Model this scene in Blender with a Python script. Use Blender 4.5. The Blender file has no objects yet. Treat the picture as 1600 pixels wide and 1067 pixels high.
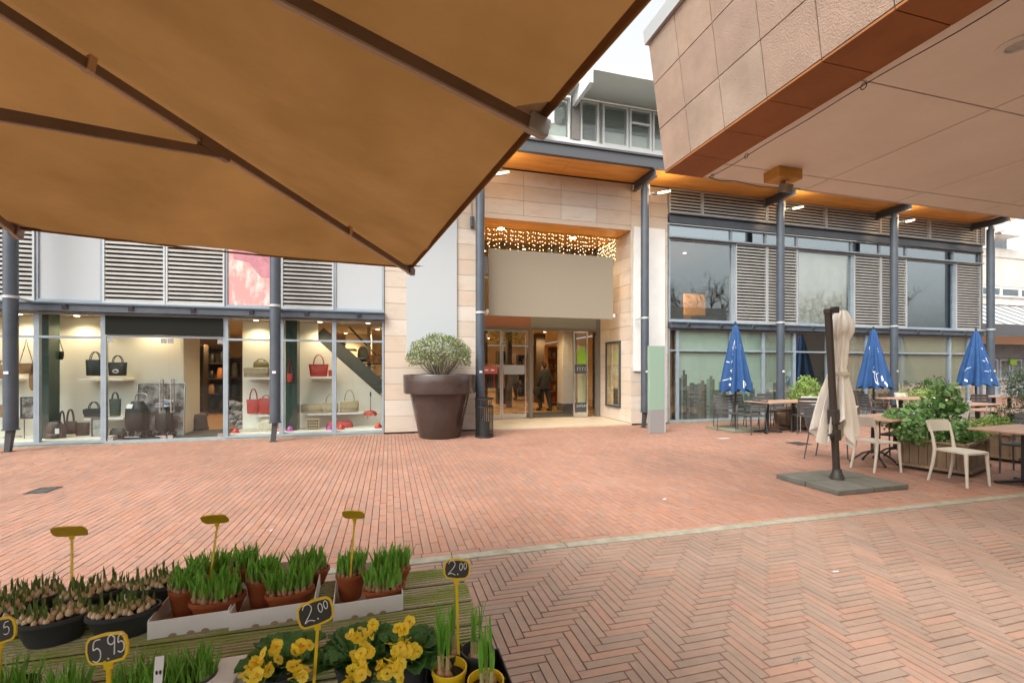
import bpy, math, random
from mathutils import Vector, Matrix
R = math.radians
random.seed(7)
sc = bpy.context.scene
COL = sc.collection
# ---------------------------------------------------------------- camera
YAW = math.atan2(192, 706)
cam = bpy.data.cameras.new('camera'); co = bpy.data.objects.new('camera', cam); COL.objects.link(co)
co.location = (0, 0, 1.55); co.rotation_euler = (R(90), 0, -YAW)
cam.sensor_width = 36; cam.lens = 706/1600*36; cam.shift_y = 42.5/1600
cam.clip_start = .05; cam.clip_end = 400
sc.camera = co
# ---------------------------------------------------------------- world, sun, exposure
SUN_EL, SUN_AZ = R(50), R(230)
w = bpy.data.worlds.new('World'); sc.world = w; w.use_nodes = True
nt = w.node_tree; nt.nodes.clear()
sky = nt.nodes.new('ShaderNodeTexSky'); sky.sky_type = 'NISHITA'; sky.sun_disc = False
sky.sun_elevation = SUN_EL; sky.sun_rotation = SUN_AZ; sky.air_density = 2.2; sky.dust_density = 7.0; sky.ozone_density = 1.0
hs = nt.nodes.new('ShaderNodeHueSaturation'); hs.inputs['Saturation'].default_value = .10; hs.inputs['Value'].default_value = 1.0
bg = nt.nodes.new('ShaderNodeBackground'); bg.inputs['Strength'].default_value = .15
wo = nt.nodes.new('ShaderNodeOutputWorld')
nt.links.new(sky.outputs[0], hs.inputs['Color']); nt.links.new(hs.outputs[0], bg.inputs[0]); nt.links.new(bg.outputs[0], wo.inputs[0])
sl = bpy.data.lights.new('sun', 'SUN'); sl.energy = .5; sl.angle = R(30); sl.color = (1, .955, .88)
so = bpy.data.objects.new('sun', sl); COL.objects.link(so)
so.rotation_euler = (R(90)-SUN_EL, 0, R(180)-SUN_AZ)
sc.view_settings.view_transform = 'Standard'; sc.view_settings.look = 'None'
sc.view_settings.gamma = 1; sc.view_settings.use_curve_mapping = False
sc.view_settings.exposure = 1.15
sc.cycles.transparent_max_bounces = 24; sc.cycles.max_bounces = 8; sc.cycles.diffuse_bounces = 5
sc.cycles.sample_clamp_indirect = 6; sc.cycles.caustics_reflective = False; sc.cycles.caustics_refractive = False
try: sc.cycles.use_denoising = True
except Exception: pass
# ---------------------------------------------------------------- measuring helpers: a point of the place from where it is seen
SY, CY = math.sin(YAW), math.cos(YAW)
def FX(px, Y=11.2):
    t = (px-800)/706; return Y*(SY+CY*t)/(CY-SY*t)
def FZ(px, py, Y=11.2):
    t = (px-800)/706; return 1.55+Y/(CY-SY*t)*(576-py)/706
def G(px, py, z=0.):
    d = (1.55-z)*706/(py-576); t = (px-800)/706
    return Vector((d*(SY+CY*t), d*(CY-SY*t), z))
def AT(px, py, d):
    t = (px-800)/706; return Vector((d*(SY+CY*t), d*(CY-SY*t), 1.55+d*(576-py)/706))
# ---------------------------------------------------------------- mesh builder
class MB:
    def __init__(s): s.v = []; s.f = []
    def add(s, vs, fs):
        n = len(s.v); s.v += [tuple(p) for p in vs]; s.f += [tuple(i+n for i in f) for f in fs]; return s
    def box(s, x0, x1, y0, y1, z0, z1):
        return s.add([(x0,y0,z0),(x1,y0,z0),(x1,y1,z0),(x0,y1,z0),(x0,y0,z1),(x1,y0,z1),(x1,y1,z1),(x0,y1,z1)],
                     [(3,2,1,0),(4,5,6,7),(0,1,5,4),(1,2,6,5),(2,3,7,6),(3,0,4,7)])
    def mbox(s, M, sx, sy, sz):
        vs = [M @ Vector((a*sx/2, b*sy/2, c*sz/2)) for c in (-1,1) for a,b in ((-1,-1),(1,-1),(1,1),(-1,1))]
        return s.add(vs, [(3,2,1,0),(4,5,6,7),(0,1,5,4),(1,2,6,5),(2,3,7,6),(3,0,4,7)])
    def bar(s, p, q, w, h, up=(0,0,1)):
        p = Vector(p); q = Vector(q); d = q-p; L = d.length; d.normalize(); up = Vector(up)
        x = d.cross(up)
        if x.length < 1e-4: x = d.cross(Vector((1,0,0)))
        x.normalize(); z = x.cross(d)
        M = Matrix((x, d, z)).transposed().to_4x4(); M.translation = (p+q)/2
        return s.mbox(M, w, L, h)
    def tube(s, pts, r, n=8, cap=True):
        pts = [Vector(p) for p in pts]; k = len(pts); rs = r if isinstance(r, (list, tuple)) else [r]*k
        vs = []; ref = None
        for i, p in enumerate(pts):
            d = (pts[min(i+1,k-1)]-pts[max(i-1,0)])
            if d.length < 1e-9: d = Vector((0,0,1))
            d.normalize()
            if ref is None: ref = d.orthogonal().normalized()
            a = ref-d*ref.dot(d)
            if a.length < 1e-5: a = d.orthogonal()
            a.normalize(); ref = a; b = d.cross(a)
            for j in range(n):
                t = 2*math.pi*j/n; vs.append(p+(a*math.cos(t)+b*math.sin(t))*rs[i])
        fs = [(i*n+j, i*n+(j+1)%n, (i+1)*n+(j+1)%n, (i+1)*n+j) for i in range(k-1) for j in range(n)]
        if cap: fs += [tuple(range(n-1,-1,-1)), tuple((k-1)*n+j for j in range(n))]
        return s.add(vs, fs)
    def lathe(s, prof, c=(0,0,0), n=24, sx=1, sy=1, rot=0, cap=True):
        vs = []; cr, sr = math.cos(rot), math.sin(rot)
        for r, z in prof:
            for j in range(n):
                t = 2*math.pi*j/n; x = r*sx*math.cos(t); y = r*sy*math.sin(t)
                vs.append((c[0]+x*cr-y*sr, c[1]+x*sr+y*cr, c[2]+z))
        k = len(prof)
        fs = [(i*n+j, i*n+(j+1)%n, (i+1)*n+(j+1)%n, (i+1)*n+j) for i in range(k-1) for j in range(n)]
        if cap: fs += [tuple(range(n-1,-1,-1)), tuple((k-1)*n+j for j in range(n))]
        return s.add(vs, fs)
    def ball(s, c, rx, ry=None, rz=None, n=8, m=5):
        ry = ry or rx; rz = rz or rx
        prof = [(max(.02, math.sin(math.pi*i/m)), -math.cos(math.pi*i/m)) for i in range(m+1)]
        q = MB().lathe(prof, n=n); return s.add([(c[0]+a*rx, c[1]+b*ry, c[2]+e*rz) for a,b,e in q.v], q.f)
    def prism(s, pts, M, th):   # outline in local xy, extruded along local +z
        n = len(pts); vs = [M @ Vector((x,y,0)) for x,y in pts]+[M @ Vector((x,y,th)) for x,y in pts]
        return s.add(vs, [tuple(range(n-1,-1,-1)), tuple(range(n,2*n))]+[(i,(i+1)%n,n+(i+1)%n,n+i) for i in range(n)])
    def frame(s, x0, x1, z0, z1, y0, y1, w):      # rectangular frame in the xz plane, butted
        s.box(x0,x1,y0,y1,z0,z0+w); s.box(x0,x1,y0,y1,z1-w,z1); s.box(x0,x0+w,y0,y1,z0+w,z1-w); return s.box(x1-w,x1,y0,y1,z0+w,z1-w)
    def xf(s, M): s.v = [tuple(M @ Vector(p)) for p in s.v]; return s
    def build(s, name, m, parent=None, smooth=False, bevel=0, world=False, label=None, kind=None):
        off = Vector((0,0,0))
        if world:
            p = parent
            while p: off += p.location; p = p.parent
        me = bpy.data.meshes.new(name)
        me.from_pydata([(a-off.x, b-off.y, c-off.z) for a,b,c in s.v] if world else s.v, [], s.f); me.update()
        if smooth:
            me.polygons.foreach_set('use_smooth', [True]*len(me.polygons))
            try: me.set_sharp_from_angle(angle=R(50))
            except Exception: pass
        if m: me.materials.append(m)
        o = bpy.data.objects.new(name, me); COL.objects.link(o)
        if parent: o.parent = parent
        if bevel:
            b = o.modifiers.new('bevel', 'BEVEL'); b.width = bevel; b.segments = 2; b.limit_method = 'ANGLE'
        if label: o['label'] = label
        if kind: o['kind'] = kind
        return o
def tag(o, label, cat, group=None):
    o['label'] = label; o['category'] = cat
    if group: o['group'] = group
    return o
def thing(name, label, cat, loc=(0,0,0), rz=0, group=None):
    o = bpy.data.objects.new(name, None); COL.objects.link(o); o.location = loc; o.rotation_euler = (0,0,rz); o.empty_display_size = .1
    return tag(o, label, cat, group)
def dup(o, loc=None, rz=None, label=None, scale=None):
    def rec(a, par):
        c = a.copy(); COL.objects.link(c)
        if par: c.parent = par
        for ch in list(a.children): rec(ch, c)
        return c
    c = rec(o, None)
    if loc is not None: c.location = loc
    if rz is not None: c.rotation_euler = (0,0,rz)
    if label: c['label'] = label
    if scale: c.scale = (scale,)*3
    return c
def struct(o): o['kind'] = 'structure'; return o
def stuff(o): o['kind'] = 'stuff'; return o
# ---------------------------------------------------------------- materials
def mat(name, col, rough=.6, metal=0, col2=None, scale=6., bump=0., bscale=60., island=None, spec=.5, stretch=None, detail=6, trans=0., emis=None, estr=0, contrast=(.35,.65), stain=None, spots=0):
    m = bpy.data.materials.new(name); m.use_nodes = True; n = m.node_tree; n.nodes.clear(); L = n.links.new
    out = n.nodes.new('ShaderNodeOutputMaterial'); b = n.nodes.new('ShaderNodeBsdfPrincipled')
    b.inputs['Roughness'].default_value = rough; b.inputs['Metallic'].default_value = metal; b.inputs['Specular IOR Level'].default_value = spec
    tc = n.nodes.new('ShaderNodeTexCoord'); co_ = tc.outputs['Object']
    if stretch:
        mp = n.nodes.new('ShaderNodeMapping'); mp.inputs['Scale'].default_value = stretch; L(co_, mp.inputs[0]); co_ = mp.outputs[0]
    c = None
    if island:
        ge = n.nodes.new('ShaderNodeNewGeometry'); rp = n.nodes.new('ShaderNodeValToRGB'); rp.color_ramp.interpolation = 'LINEAR'
        e = rp.color_ramp.elements
        while len(e) < len(island): e.new(.5)
        for i, k in enumerate(island): e[i].position = i/(len(island)-1); e[i].color = (*k, 1)
        L(ge.outputs['Random Per Island'], rp.inputs[0]); c = rp.outputs[0]
    if col2:
        nz = n.nodes.new('ShaderNodeTexNoise'); nz.inputs['Scale'].default_value = scale; nz.inputs['Detail'].default_value = detail; nz.inputs['Roughness'].default_value = .62
        L(co_, nz.inputs['Vector']); mr = n.nodes.new('ShaderNodeMapRange'); mr.inputs[1].default_value = contrast[0]; mr.inputs[2].default_value = contrast[1]
        L(nz.outputs[0], mr.inputs[0]); mx = n.nodes.new('ShaderNodeMix'); mx.data_type = 'RGBA'; L(mr.outputs[0], mx.inputs[0])
        if c is None: mx.inputs[6].default_value = (*col, 1)
        else: L(c, mx.inputs[6]); mr.inputs[4].default_value = .6
        mx.inputs[7].default_value = (*col2, 1); c = mx.outputs[2]
        rr = n.nodes.new('ShaderNodeMapRange'); rr.inputs[3].default_value = max(.02, rough-.08); rr.inputs[4].default_value = min(1, rough+.1); L(nz.outputs[0], rr.inputs[0]); L(rr.outputs[0], b.inputs['Roughness'])
    def times(c, fac):
        mm = n.nodes.new('ShaderNodeMix'); mm.data_type = 'RGBA'; mm.blend_type = 'MULTIPLY'; mm.inputs[0].default_value = 1
        if c is None: mm.inputs[6].default_value = (*col, 1)
        else: L(c, mm.inputs[6])
        L(fac, mm.inputs[7]); return mm.outputs[2]
    if stain:
        ns = n.nodes.new('ShaderNodeTexNoise'); ns.inputs['Scale'].default_value = stain[0]; ns.inputs['Detail'].default_value = 7; ns.inputs['Roughness'].default_value = .65; L(co_, ns.inputs['Vector'])
        ms = n.nodes.new('ShaderNodeMapRange'); ms.inputs[1].default_value = .3; ms.inputs[2].default_value = .7; ms.inputs[3].default_value = stain[1]; ms.inputs[4].default_value = stain[2]; L(ns.outputs[0], ms.inputs[0]); c = times(c, ms.outputs[0])
    if spots:
        vo = n.nodes.new('ShaderNodeTexVoronoi'); vo.inputs['Scale'].default_value = spots; L(co_, vo.inputs['Vector'])
        mv = n.nodes.new('ShaderNodeMapRange'); mv.inputs[1].default_value = .035; mv.inputs[2].default_value = .06; mv.inputs[3].default_value = .62; mv.inputs[4].default_value = 1; L(vo.outputs['Distance'], mv.inputs[0]); c = times(c, mv.outputs[0])
    if c is None: b.inputs['Base Color'].default_value = (*col, 1)
    else: L(c, b.inputs['Base Color'])
    if bump:
        nb = n.nodes.new('ShaderNodeTexNoise'); nb.inputs['Scale'].default_value = bscale; nb.inputs['Detail'].default_value = 4
        L(co_, nb.inputs['Vector']); bu = n.nodes.new('ShaderNodeBump'); bu.inputs['Strength'].default_value = bump; bu.inputs['Distance'].default_value = .02
        L(nb.outputs[0], bu.inputs['Height']); L(bu.outputs[0], b.inputs['Normal'])
    if emis: b.inputs['Emission Color'].default_value = (*emis, 1); b.inputs['Emission Strength'].default_value = estr
    sh = b.outputs[0]
    if trans:
        t = n.nodes.new('ShaderNodeBsdfTranslucent'); mxs = n.nodes.new('ShaderNodeMixShader'); mxs.inputs[0].default_value = trans
        if c is None: t.inputs[0].default_value = (*col, 1)
        else: L(c, t.inputs[0])
        L(sh, mxs.inputs[1]); L(t.outputs[0], mxs.inputs[2]); sh = mxs.outputs[0]
    L(sh, out.inputs[0]); return m
def glassmat(name, refl=.12, blend=.25, tint=(.93,.96,.95), gcol=(1,1,1), wav=0.):
    m = bpy.data.materials.new(name); m.use_nodes = True; n = m.node_tree; n.nodes.clear(); L = n.links.new
    out = n.nodes.new('ShaderNodeOutputMaterial'); tr = n.nodes.new('ShaderNodeBsdfTransparent'); gl = n.nodes.new('ShaderNodeBsdfGlossy')
    tr.inputs[0].default_value = (*tint, 1); gl.inputs['Roughness'].default_value = .01; gl.inputs[0].default_value = (*gcol, 1)
    lw = n.nodes.new('ShaderNodeLayerWeight'); lw.inputs[0].default_value = blend
    ad = n.nodes.new('ShaderNodeMath'); ad.operation = 'ADD'; ad.use_clamp = True; ad.inputs[1].default_value = refl
    ml = n.nodes.new('ShaderNodeMath'); ml.operation = 'MULTIPLY'; ml.inputs[1].default_value = .5
    L(lw.outputs['Fresnel'], ml.inputs[0]); L(ml.outputs[0], ad.inputs[0])
    if wav:
        tc = n.nodes.new('ShaderNodeTexCoord'); nz = n.nodes.new('ShaderNodeTexNoise'); nz.inputs['Scale'].default_value = 1.3; bu = n.nodes.new('ShaderNodeBump')
        bu.inputs['Strength'].default_value = wav; bu.inputs['Distance'].default_value = .05; L(tc.outputs['Object'], nz.inputs['Vector']); L(nz.outputs[0], bu.inputs['Height']); L(bu.outputs[0], gl.inputs['Normal'])
    mx = n.nodes.new('ShaderNodeMixShader'); L(ad.outputs[0], mx.inputs[0]); L(tr.outputs[0], mx.inputs[1]); L(gl.outputs[0], mx.inputs[2]); L(mx.outputs[0], out.inputs[0]); return m
M = dict(
 sand=mat('joint_sand', (.045,.036,.025), .95, bump=.3),
 brick=mat('red_clinker', (.34,.18,.12), .72, col2=(.24,.155,.11), scale=26, bump=.25, bscale=130, island=[(.325,.165,.11),(.295,.16,.115),(.35,.18,.122),(.33,.155,.097),(.275,.162,.12),(.355,.19,.13),(.31,.165,.11)], contrast=(.45,.8), stain=(.55,.78,1.14), spots=1.7),
 herring=mat('brown_clinker', (.28,.18,.135), .6, col2=(.21,.15,.115), scale=14, bump=.25, bscale=110, island=[(.285,.18,.13),(.265,.18,.135),(.305,.195,.145),(.245,.175,.135),(.33,.185,.13),(.28,.185,.14)], contrast=(.45,.8), stain=(.9,.80,1.14), spots=2.3),
 kerb=mat('kerb_concrete', (.33,.30,.24), .85, col2=(.22,.21,.15), scale=9, bump=.3, bscale=150),
 steel=mat('blue_grey_steel', (.055,.068,.085), .38, col2=(.075,.09,.11), scale=3, spec=.5),
 frame=mat('grey_window_frame', (.30,.35,.39), .42, col2=(.24,.29,.33), scale=3),
 darkframe=mat('dark_frame', (.055,.06,.065), .4),
 louvre=mat('louvre_aluminium', (.46,.45,.42), .45, metal=.25, col2=(.37,.36,.33), scale=4),
 louvredark=mat('louvre_backing', (.05,.045,.04), .8),
 louvreframe=mat('louvre_frame', (.46,.48,.48), .45, metal=.2),
 spandrel=mat('spandrel_metal', (.16,.17,.18), .25, col2=(.11,.12,.13), scale=1.5),
 stone=mat('sandstone', (.5,.43,.35), .7, col2=(.44,.29,.19), scale=2.3, bump=.12, bscale=70, island=[(.53,.455,.38),(.57,.485,.40),(.50,.43,.35),(.55,.44,.34),(.59,.53,.46),(.51,.405,.31)], stretch=(1,1,2.6), contrast=(.5,.85)),
 mortar=mat('stone_joint', (.10,.085,.07), .9),
 blank=mat('pale_grey_panel', (.43,.455,.465), .6),
 white=mat('white_paint', (.78,.78,.75), .5, col2=(.70,.70,.67), scale=2),
 cream=mat('cream_paint', (.78,.70,.56), .7),
 beige_sign=mat('beige_sign', (.295,.25,.185), .7, spec=.2),
 ply=mat('orange_plywood', (.85,.41,.09), .5, col2=(.70,.30,.06), scale=2.2, stretch=(.6,4,4), bump=.05),
 gutter=mat('dark_gutter', (.085,.09,.10), .45),
 rust=mat('rust_red_panel', (.34,.125,.028), .62, col2=(.27,.095,.022), scale=2.5, bump=.05),
 fascia=mat('pink_concrete_panel', (.37,.255,.185), .85, col2=(.27,.185,.135), scale=5, bump=.35, bscale=90, island=[(.37,.25,.18),(.33,.235,.18),(.39,.265,.19),(.36,.27,.205)], contrast=(.4,.75), stain=(2.2,.84,1.12)),
 soffit=mat('soffit_board', (.88,.84,.77), .5, col2=(.84,.79,.71), scale=.8, stain=(1.3,.93,1.02)),
 black=mat('black_metal', (.022,.021,.02), .4),
 brownpot=mat('brown_glazed_pot', (.05,.034,.03), .16, col2=(.065,.045,.038), scale=3),
 wood=mat('planter_wood', (.25,.16,.095), .75, col2=(.13,.09,.055), scale=7, stretch=(4,4,.5), bump=.3, bscale=40, island=[(.25,.155,.09),(.21,.14,.085),(.29,.19,.115)]),
 tabletop=mat('table_laminate', (.42,.26,.175), .5, col2=(.33,.19,.125), scale=5, stretch=(.6,6,6)),
 beigeplastic=mat('beige_plastic', (.56,.515,.44), .42),
 chairwhite=mat('offwhite_metal', (.68,.66,.62), .45),
 chairdark=mat('charcoal_metal', (.07,.068,.066), .45),
 bluecloth=mat('blue_canvas', (.022,.085,.24), .8, col2=(.016,.065,.19), scale=4, bump=.2, bscale=300, trans=.12),
 print=mat('white_print', (.78,.78,.78), .7),
 beigecloth=mat('beige_canvas', (.84,.80,.73), .8, col2=(.77,.73,.66), scale=3, bump=.2, bscale=300, trans=.2),
 mastbrown=mat('dark_bronze_mast', (.045,.038,.032), .4),
 slab=mat('mossy_concrete', (.19,.19,.165), .9, col2=(.20,.21,.11), scale=4, bump=.4, bscale=90),
 slab2=mat('dark_concrete', (.15,.145,.13), .9, col2=(.11,.11,.085), scale=5, bump=.4, bscale=90),
 canopy=mat('brown_parasol_canvas', (.205,.096,.031), .85, col2=(.145,.066,.019), scale=2.2, contrast=(.3,.75), bump=.7, bscale=5, trans=.55, detail=4),  # mottled tones also stand in for the shading of soft wrinkles
 rib=mat('bronze_rib', (.17,.125,.105), .4, metal=.2, col2=(.24,.18,.15), scale=3),
 ribhighlight=mat('painted_rib_highlight', (.55,.45,.38), .45),
 groovedark=mat('groove_sheet', (.05,.05,.02), .95, col2=(.09,.11,.03), scale=9),
 strap=mat('tan_strap', (.60,.42,.26), .7),
 terracotta=mat('terracotta_plastic', (.36,.095,.03), .5, col2=(.28,.07,.025), scale=8),
 bowl=mat('anthracite_plastic', (.042,.047,.053), .4, col2=(.055,.06,.066), scale=9),
 card=mat('white_cardboard', (.86,.86,.88), .6, col2=(.80,.80,.83), scale=8),
 cardin=mat('brown_cardboard', (.40,.29,.20), .8),
 soil=mat('potting_soil', (.045,.03,.02), 1, bump=.8, bscale=150),
 bulb=mat('flower_bulb', (.5,.36,.2), .55, island=[(.82,.68,.50),(.74,.57,.38),(.88,.79,.64),(.64,.46,.29),(.85,.75,.60)], col2=(.58,.40,.25), scale=60),
 bulbbrown=mat('brown_bulb', (.36,.2,.1), .5, island=[(.34,.17,.08),(.42,.24,.12),(.28,.14,.07),(.48,.32,.18)], col2=(.24,.12,.06), scale=60),
 shoot=mat('fresh_shoot', (.16,.34,.06), .45, island=[(.14,.36,.04),(.24,.52,.075),(.19,.44,.055),(.33,.60,.13)], trans=.25),
 shootdark=mat('olive_shoot', (.08,.13,.03), .5, island=[(.12,.22,.045),(.17,.28,.065),(.15,.20,.065),(.20,.33,.08)], trans=.2),
 sheath=mat('pale_sheath', (.42,.42,.2), .5, island=[(.45,.45,.2),(.5,.42,.22),(.36,.40,.15)], trans=.2),
 primleaf=mat('primrose_leaf', (.05,.15,.035), .42, island=[(.045,.14,.03),(.065,.18,.04),(.05,.16,.04)], col2=(.10,.25,.05), scale=30, bump=.6, bscale=120, trans=.15),
 petal=mat('yellow_petal', (.95,.76,.06), .5, island=[(.95,.77,.06),(.94,.70,.04),(.96,.83,.12)], trans=.35),
 petaleye=mat('orange_eye', (.72,.30,.01), .6),
 yellowplastic=mat('yellow_plastic', (.78,.53,.02), .4),
 slate=mat('slate_board', (.04,.038,.036), .7),
 chalk=mat('chalk', (.82,.82,.82), .9),
 glass=glassmat('shop_glass', .035, .12),
 glassup=glassmat('solar_glass', .42, .3, (.62,.70,.72), (.86,.95,1.0), wav=.06),
 glasswarm=glassmat('warm_window_glass', .20, .28, (.88,.92,.92), (.86,.95,1.0), wav=.06),
 glassfilm=glassmat('film_glass', .07, .3, (.95,.985,.97), wav=.04),
 chrome=mat('brushed_steel', (.62,.62,.60), .25, metal=.9),
 leafball=mat('variegated_leaf', (.12,.17,.05), .5, island=[(.05,.085,.02),(.10,.15,.035),(.24,.29,.10),(.58,.58,.42),(.14,.20,.05),(.46,.48,.28),(.06,.09,.025),(.30,.36,.14)], trans=.2),
 leaf=mat('hydrangea_leaf', (.08,.19,.035), .45, island=[(.06,.14,.03),(.13,.29,.06),(.21,.38,.12),(.09,.20,.04),(.34,.48,.24),(.17,.33,.08)], trans=.3),
 leafyel=mat('yellow_green_leaf', (.17,.26,.05), .5, island=[(.19,.32,.06),(.30,.42,.09),(.38,.48,.15),(.13,.23,.045)], trans=.3),
 leafdark=mat('dark_leaf', (.04,.075,.03), .5, island=[(.03,.06,.02),(.05,.09,.035),(.08,.12,.06)], trans=.2),
 grassleaf=mat('grass_blade', (.24,.33,.08), .5, island=[(.2,.32,.06),(.32,.38,.14),(.42,.43,.2)], trans=.3),
 twig=mat('twig', (.12,.085,.055), .8),
 shopfloor=mat('shop_floor', (.42,.25,.12), .35, col2=(.34,.2,.095), scale=3, stretch=(.6,5,1)),
 carpet=mat('dark_mat', (.06,.06,.055), .9),
 thresh=mat('beige_paving', (.55,.45,.32), .35, col2=(.48,.39,.27), scale=2),
 plaster=mat('display_white', (.80,.78,.71), .7),
 darkwood=mat('dark_shelving', (.06,.04,.025), .6),
 nightglass=mat('reflecting_pier', (.035,.06,.05), .25),
)
def lamp(name, loc, power, col=(1,.74,.42), size=.12, kind='POINT', rot=(0,0,0), sy=None, spot=100):
    l = bpy.data.lights.new(name, kind); l.energy = power; l.color = col
    if kind == 'AREA': l.shape = 'RECTANGLE'; l.size = size; l.size_y = sy or size
    else: l.shadow_soft_size = size
    if kind == 'SPOT': l.spot_size = R(spot); l.spot_blend = .8
    o = bpy.data.objects.new(name, l); COL.objects.link(o); o.location = loc; o.rotation_euler = rot; return o
# ================================================================ GROUND
g = MB(); g.add([(-60,-40,-.02),(140,-40,-.02),(140,120,-.02),(-60,120,-.02)], [(0,1,2,3)]); struct(g.build('ground', M['sand']))
def paver(mb, x0, x1, y0, y1, gap=.0034, ch=.0018):
    a = gap/2; b = a+ch; dz = random.uniform(-.0015,.001); tx = random.uniform(-.0012,.0012); ty = random.uniform(-.0012,.0012)
    lo = -.010; n = len(mb.v)
    mb.v += [(x0+a,y0+a,lo),(x1-a,y0+a,lo),(x1-a,y1-a,lo),(x0+a,y1-a,lo),
             (x0+b,y0+b,dz-tx-ty),(x1-b,y0+b,dz+tx-ty),(x1-b,y1-b,dz+tx+ty),(x0+b,y1-b,dz-tx+ty)]
    mb.f += [(n+4,n+5,n+6,n+7),(n,n+1,n+5,n+4),(n+1,n+2,n+6,n+5),(n+2,n+3,n+7,n+6),(n+3,n,n+4,n+7)]
KY = 3.60
b = MB(); bw, bl = .075, .225
x = -11.5; i = 0
while x < 30:
    off = (i % 2)*bl/2+random.uniform(-.02,.02); y = KY+.17+.08
    y1 = y+(bl-off if i % 2 else bl)
    while y < 11.1:
        paver(b, x, x+bw+random.uniform(-.001,.001), y, min(y1, 11.12)); y = y1; y1 = y+bl
    x += bw; i += 1
x = -11.5
while x < 30: paver(b, x, x+.245, KY+.17, KY+.25); x += .245
struct(b.build('brick_paving', M['brick']))
h = MB(); W_, N_ = .058, 5
for i in range(-60, 190):
    for j in range(-20, int(KY/W_)+8):
        k = (i-j) % (2*N_)
        def clip(x0, x1, y0, y1):
            y1 = min(y1, KY+.055)
            if y1-y0 > .02: paver(h, x0, x1, y0, y1, .0042, .0022)
        if k == 0: clip(i*W_, (i+N_)*W_, j*W_, (j+1)*W_)
        elif k == 2*N_-1: clip(i*W_, (i+1)*W_, j*W_, (j+N_)*W_)
struct(h.build('herringbone_paving', M['herring']))
k_ = MB(); x = -11.5
while x < 30: k_.box(x+.003, x+.997, KY+.062, KY+.165, -.05, .004); x += 1.0
struct(k_.build('kerb_strip', M['kerb'], bevel=.004))
pv = MB(); pv.add([(20.4,11.3,-.006),(70,11.3,-.006),(70,30,-.006),(20.4,30,-.006)], [(0,1,2,3)]); pv.add([(30,-8,-.006),(70,-8,-.006),(70,11.2,-.006),(30,11.2,-.006)], [(0,1,2,3)])
struct(pv.build('paved_passage', M['brick']))
# ================================================================ FACADE KIT
Y0 = 11.2
def louvre(parent, x0, x1, z0, z1, y=11.13, pitch=.092, frame=.035):
    sb = MB(); z = z0+frame; xa, xb = x0+frame, x1-frame
    n = max(2, round((z1-z0-2*frame)/pitch)); p = (z1-z0-2*frame)/n
    for i in range(n):
        a = z0+frame+i*p; h_ = p*.52
        sb.add([(xa,y,a),(xb,y,a),(xb,y,a+h_),(xa,y,a+h_),(xa,y+.06,a+h_+p*.12),(xb,y+.06,a+h_+p*.12),(xb,y+.06,a+h_),(xa,y+.06,a+h_),(xb,y+.012,a),(xa,y+.012,a)],
               [(0,1,2,3),(3,2,5,4),(4,5,6,7),(7,6,8,9),(9,8,1,0),(0,3,4,7,9),(1,8,6,5,2)])
    s = sb.build('louvre_panel', M['louvre'], parent, world=True)
    f = MB(); f.frame(x0+.006, x1-.006, z0, z1, y-.012, y+.07, frame); f.build('louvre_frame', M['louvreframe'], s, world=True)
    bk = MB(); bk.box(x0+.01, x1-.01, y+.075, y+.085, z0+.01, z1-.01); bk.build('backing', M['louvredark'], s, world=True)
    return s
def window(parent, x0, x1, z0, z1, transom=None, y=Y0, fw=.045, glass='glass', fm='frame', dep=.08):
    f = MB(); f.frame(x0+.001, x1-.001, z0, z1, y-dep/2, y+dep/2, fw)
    zs = [(z0+fw, z1-fw)]
    if transom:
        f.box(x0+fw, x1-fw, y-dep/2, y+dep/2, transom-fw/2, transom+fw/2); zs = [(z0+fw, transom-fw/2), (transom+fw/2, z1-fw)]
    w_ = f.build('window', M[fm], parent, world=True)
    for a, c in zs:
        p = MB(); p.box(x0+fw, x1-fw, y-.004, y+.004, a, c); p.build('pane', M[glass], w_, world=True)
    return w_
def tiles(mb, u0, u1, z0, z1, put, th=.385, tw=1.05, stag=0.):
    z = z0
    while z < z1-.03:
        zz = min(z+th, z1); u = u0; first = True
        while u < u1-.02:
            v = min(u+tw, u1)
            if u1-v < .12: v = u1
            put(mb, u+.003, v-.003, z+.003, zz-.003); u = v
        z = zz
def front(y): return lambda mb,a,c,d,e: mb.box(a,c,y-.03,y,d,e)
def overhang(parent, x0, x1):
    p = MB(); x = x0
    while x < x1-.1:
        xx = min(x+2.22, x1); p.box(x+.004, xx-.004, 10.22, 11.15, 6.665, 6.69); x = xx
    p.build('plywood_soffit', M['ply'], parent, world=True)
    q = MB(); q.box(x0, x1, 10.1, 10.215, 6.64, 6.95); q.box(x0, x1, 10.215, 13.0, 6.80, 6.93); q.box(x0,x1,10.06,10.1,6.90,6.95)
    q.build('roof_edge', M['gutter'], parent, world=True)
def band(parent, x0, x1):
    c = MB(); c.box(x0, x1, 11.02, 11.24, 2.70, 2.86); c.box(x0, x1, 10.99, 11.02, 2.835, 2.865)
    x = x0+.55
    while x < x1-.2: c.add([(x-.05,11.02,2.835),(x+.05,11.02,2.835),(x+.05,11.02,2.72),(x-.05,11.02,2.72),(x-.03,10.95,2.83),(x+.03,10.95,2.83)], [(0,1,5,4),(0,4,3),(1,2,5),(4,5,2,3)]); x += 1.11
    c.build('steel_band', M['steel'], parent, world=True)
    l = MB(); l.box(x0, x1, 11.06, 11.22, 2.866, 2.90); l.build('cill_trim', M['frame'], parent, world=True)
XK = lambda k: -.118-1.11*k
# ================================================================ LEFT SHOP BUILDING
SH = thing('shop_building', 'two storey shop with grey framed display windows under aluminium louvre panels', 'building', (-4.5,11.2,0))
for k in range(10):
    if k in (3,4): continue
    window(SH, XK(k+1), XK(k), .035, 2.69, 2.19)
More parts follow.
